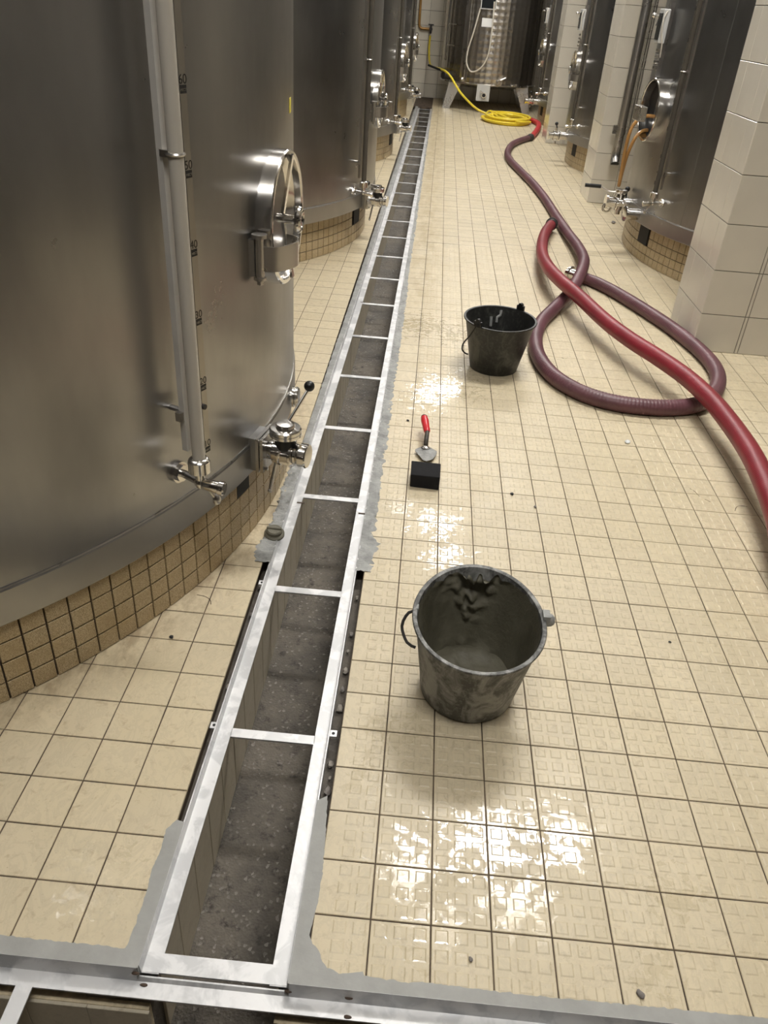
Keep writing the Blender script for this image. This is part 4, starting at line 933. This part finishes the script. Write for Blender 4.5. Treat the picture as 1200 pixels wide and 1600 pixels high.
bail(b2, [(x*1.03, y*1.03, z+0.022), (x*1.10, y*1.08, z), (-0.150, -0.135, 0.20), (-0.172, -0.105, 0.15), (-0.170, -0.085, 0.11), (-0.150, -0.075, 0.09), (-0.138, -0.075, 0.088)], 'black_plastic', 0.0038)
for (a0, a1, t0, t1) in [(1.5, 1.62, .93, .70), (1.78, 1.84, .8, .62)]:
    g = MB(); pts = [V(ring2(t0+(t1-t0)*k/5, -0.006, 0)[int((a0+(a1-a0)*k/5)/(2*PI)*64) % 64]) for k in range(6)]; g.tube(pts, 0.007, 8); lab(g.build('splash_mark', 'mortar_rough', b2), 'pale cement splash')

# ------------------------------------------------------------------ sponge, trowel, plug, chips
sp = empty('sponge_block', (0.065, 1.59, 0)); g = MB(); g.ring_surface([[(-.054, -.046, 0.001), (.054, -.054, 0.001), (.055, .056, 0.001), (-.053, .060, 0.001)], [(-.055, -.048, .055), (.055, -.05, .055), (.057, .056, .055), (-.056, .060, .055)]], True, True, True)
g.build('foam', 'black_foam', sp, False, bevel=0.003); tag(sp, 'black foam block lying in front of the trowel', 'sponge')
tw = empty('trowel', (0.063, 1.80, 0))
g = MB(); poly = [(-0.012, 0.048), (0.012, 0.048), (0.046, 0.012), (0.045, -0.006), (0.030, -0.055), (0.006, -0.076), (-0.008, -0.070), (-0.043, 0.004), (-0.042, 0.014)]
g.prism(poly, 0.014, 0.0165); bl = g.build('blade', 'stone', tw, False); M['blade'] = mat_plain('mortar_dusted_blade', (0.20, 0.20, 0.19), 0.5, 0.3, var=0.3, vs=60); bl.data.materials[0] = M['blade']
g = MB(); g.ball((0.015, 0.012, 0.0165), 0.022, (1, 1, 0.12), 14, 6, 0.15); g.build('mortar_smear', 'mortar_rough', tw)
g = MB(); g.lathe([(0.02, 0.0), (0.013, 0.004), (0.008, 0.010), (0.006, 0.02)], (0.0, 0.035, 0.0165), (0, 0.3, 1), 14); g.build('boss', 'steel', tw)
g = MB(); g.tube(catmull([(0.0, 0.036, 0.018), (-0.001, 0.046, 0.038), (0.0, 0.075, 0.050), (0.001, 0.105, 0.054)], 0.006), lambda i: 0.0095, 12); g.build('shank', 'dark_wood', tw)
A, B = V((0.001, 0.10, 0.054)), V((-0.016, 0.215, 0.066)); L = (B-A).length
g = MB(); g.lathe([(0.009, 0), (0.0135, 0.008), (0.0145, L*0.35), (0.0165, L*0.7), (0.0145, L*0.93), (0.010, L)], A, B-A, 18); g.build('grip', 'red_plastic', tw)
g = MB(); g.lathe([(0.0138, L*0.93), (0.0145, L*0.955), (0.012, L*1.01), (0.006, L*1.025)], A, B-A, 18); g.build('grip_end', 'black_plastic', tw)
tag(tw, 'small pointing trowel with a red handle', 'trowel')
lp = empty('pipe_plug', (-0.430, 1.155, 0.002)); g = MB(); g.lathe([(0.034, 0.0), (0.034, 0.008), (0.029, 0.012), (0.026, 0.012), (0.026, 0.022), (0.022, 0.026)], (0, 0, 0), (0.05, -0.15, 1), 24); g.build('plug', 'mortar_wet', lp); g = MB(); g.box((0, 0, 0.026), (0.05, 0.012, 0.010)); g.build('grip_bar', 'mortar_wet', lp, True, bevel=0.003)
tag(lp, 'dark mortar-covered round plug on the left drain rail', 'plug')
chips = [((0.197, -0.18), 0.0045, 'stone', 'grey pebble near the broken tile corner'), ((0.514, -0.212), 0.007, 'stone', 'grey stone chip in the bottom foreground'),
         ((0.396, 1.554), 0.007, 'ink_shade', 'dark flat chip between sponge and purple hose'), ((0.476, 1.478), 0.006, 'stone', 'brown flat chip right of the dark chip'), ((0.927, 2.068), 0.012, 'glass_bit', 'pale glassy fragment below the purple hose loop'),
         ((1.619, 6.327), 0.02, 'stone', 'round metal cap on floor under the right valve'), ((1.575, 3.255), 0.009, 'ink_shade', 'dark lump at the foot of the nearest pillar'), ((-0.02, 2.094), 0.006, 'ink_shade', 'black crumb left of the red trowel handle'), ((0.807, 0.795), 0.004, 'ink_shade', 'tiny black crumb right of the mortar bucket'), ((-0.62, 0.62), 0.006, 'ink_shade', 'black crumb on smooth tiles by the nearest plinth')]
for (p, r, mt, lb) in chips:
    o = MB().ball((0, 0, 0), r, (1.2, 0.9, 0.5), 9, 6, 0.22).build('chip', mt); o.location = (*p, r*0.45+0.001); o.rotation_euler = (0, 0, random.uniform(0, 3)); tag(o, lb, 'debris')
